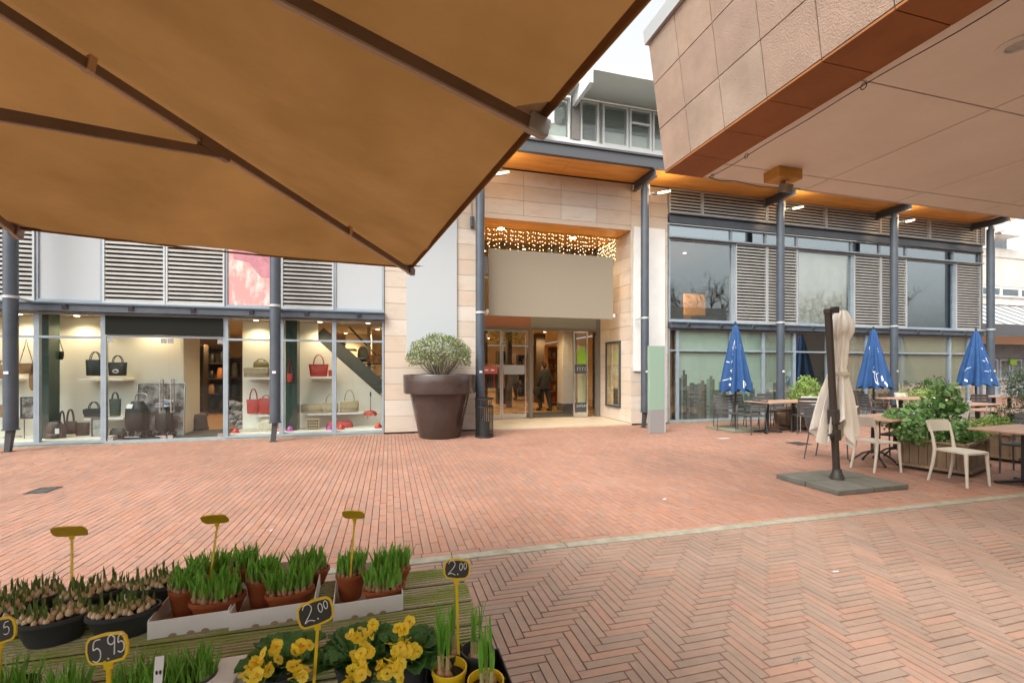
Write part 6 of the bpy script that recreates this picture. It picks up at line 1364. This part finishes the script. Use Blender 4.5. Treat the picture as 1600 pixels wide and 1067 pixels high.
# ---------------------------------------------------------------- two people inside
def person(x, y, rz, label, coat, legs, hairc, stride=.12, bag_side=0, H=1.74):
    t = thing('person', label, 'person', (x,y,.04), rz); k = H/1.74
    J = [(0,0,.95),(0,0,1.15),(0,0,1.38),(0,-.01,1.48),(0,-.03,1.56),(0,-.035,1.66),
         (.10,0,.90),(.11,-stride,.50),(.11,-stride*.6+.03,.08),(.12,-stride*.6-.14,.03),(-.10,0,.90),(-.11,stride*.7,.50),(-.11,stride*1.3+.06,.09),(-.12,stride*1.3-.10,.03),
         (.18,0,1.40),(.24,.03,1.12),(.22,-.10,.88),(.215,-.13,.79),(-.18,0,1.40),(-.24,.04,1.12),(-.23,-.06,.87),(-.225,-.09,.78),(0,-.09,1.60)]
    E_ = [(0,1),(1,2),(2,3),(3,4),(4,5),(0,6),(6,7),(7,8),(8,9),(0,10),(10,11),(11,12),(12,13),(2,14),(14,15),(15,16),(16,17),(2,18),(18,19),(19,20),(20,21),(4,22)]
    Rr = [.14,.13,.15,.055,.075,.085,.09,.062,.042,.035,.09,.062,.042,.035,.062,.045,.032,.028,.062,.045,.032,.028,.045]
    me = bpy.data.meshes.new('body'); me.from_pydata([tuple(c*k for c in p) for p in J], E_, []); o = bpy.data.objects.new('body', me); COL.objects.link(o); o.parent = t
    me.materials.append(mat('skin', (.45,.26,.18), .5)); sk = o.modifiers.new('skin','SKIN'); ss = o.modifiers.new('subsurf','SUBSURF'); ss.levels = ss.render_levels = 2
    sv = me.skin_vertices[0].data
    for i, r in enumerate(Rr): sv[i].radius = (r*k, r*k*(.8 if i < 3 else 1)); sv[i].use_root = (i == 0)
    rloft([(.78,.23,.17,0,0),(.95,.215,.165,0,0),(1.15,.20,.15,0,0),(1.36,.235,.145,0,0),(1.46,.15,.11,0,0),(1.51,.075,.075,0,-.01)], 22, 2.4).build('coat', coat, t, smooth=True)
    for s in (-1,1):
        a = [J[14],J[15],J[16]] if s > 0 else [J[18],J[19],J[20]]; q = MB(); q.tube([(s*.14,0,1.42)]+a, [.075,.078,.062,.05], 12); q.build('sleeve', coat, t, smooth=True)
        b_ = [J[6],J[7],J[8]] if s > 0 else [J[10],J[11],J[12]]; q = MB(); q.tube(b_, [.115,.085,.065], 12); q.build('trouser_leg', legs, t, smooth=True)
        f_ = J[9] if s > 0 else J[13]; rloft([(0,.05,.14,f_[0],f_[1]+.06),(.04,.05,.14,f_[0],f_[1]+.06),(.09,.045,.08,f_[0],f_[1]+.10)], 14, 2.4).build('shoe', LC['black'], t, smooth=True)
    q = MB(); q.ball((0,-.01,1.685), .098,.108,.085, 14, 8); q.ball((0,.035,1.62), .085,.075,.10, 12, 6); q.build('hair', hairc, t, smooth=True)
    if bag_side: rloft([(.55,.05,.16,bag_side*.30,-.05),(.60,.06,.18,bag_side*.30,-.05),(.80,.05,.17,bag_side*.30,-.05),(.86,.02,.10,bag_side*.30,-.05)], 14).build('shoulder_bag', LC['black'], t, smooth=True)
    return t
dk = mat('dark_coat', (.035,.032,.028), .8); dk2 = mat('grey_coat', (.20,.20,.20), .8, col2=(.13,.13,.13), scale=5); tr = mat('dark_trousers', (.025,.027,.032), .8); br = mat('brown_trousers', (.10,.055,.03), .8)
hr = mat('dark_hair', (.03,.02,.012), .6)
p = G(850,641,.04); person(p.x,p.y,R(200),'person in a dark coat walking just inside the open entrance door',dk,tr,hr,.14,1,1.76)
p = G(801,624,.04); person(p.x,p.y,R(-150),'person in a grey and dark coat farther inside, seen through the sliding door',dk2,br,hr,.06,-1,1.68)
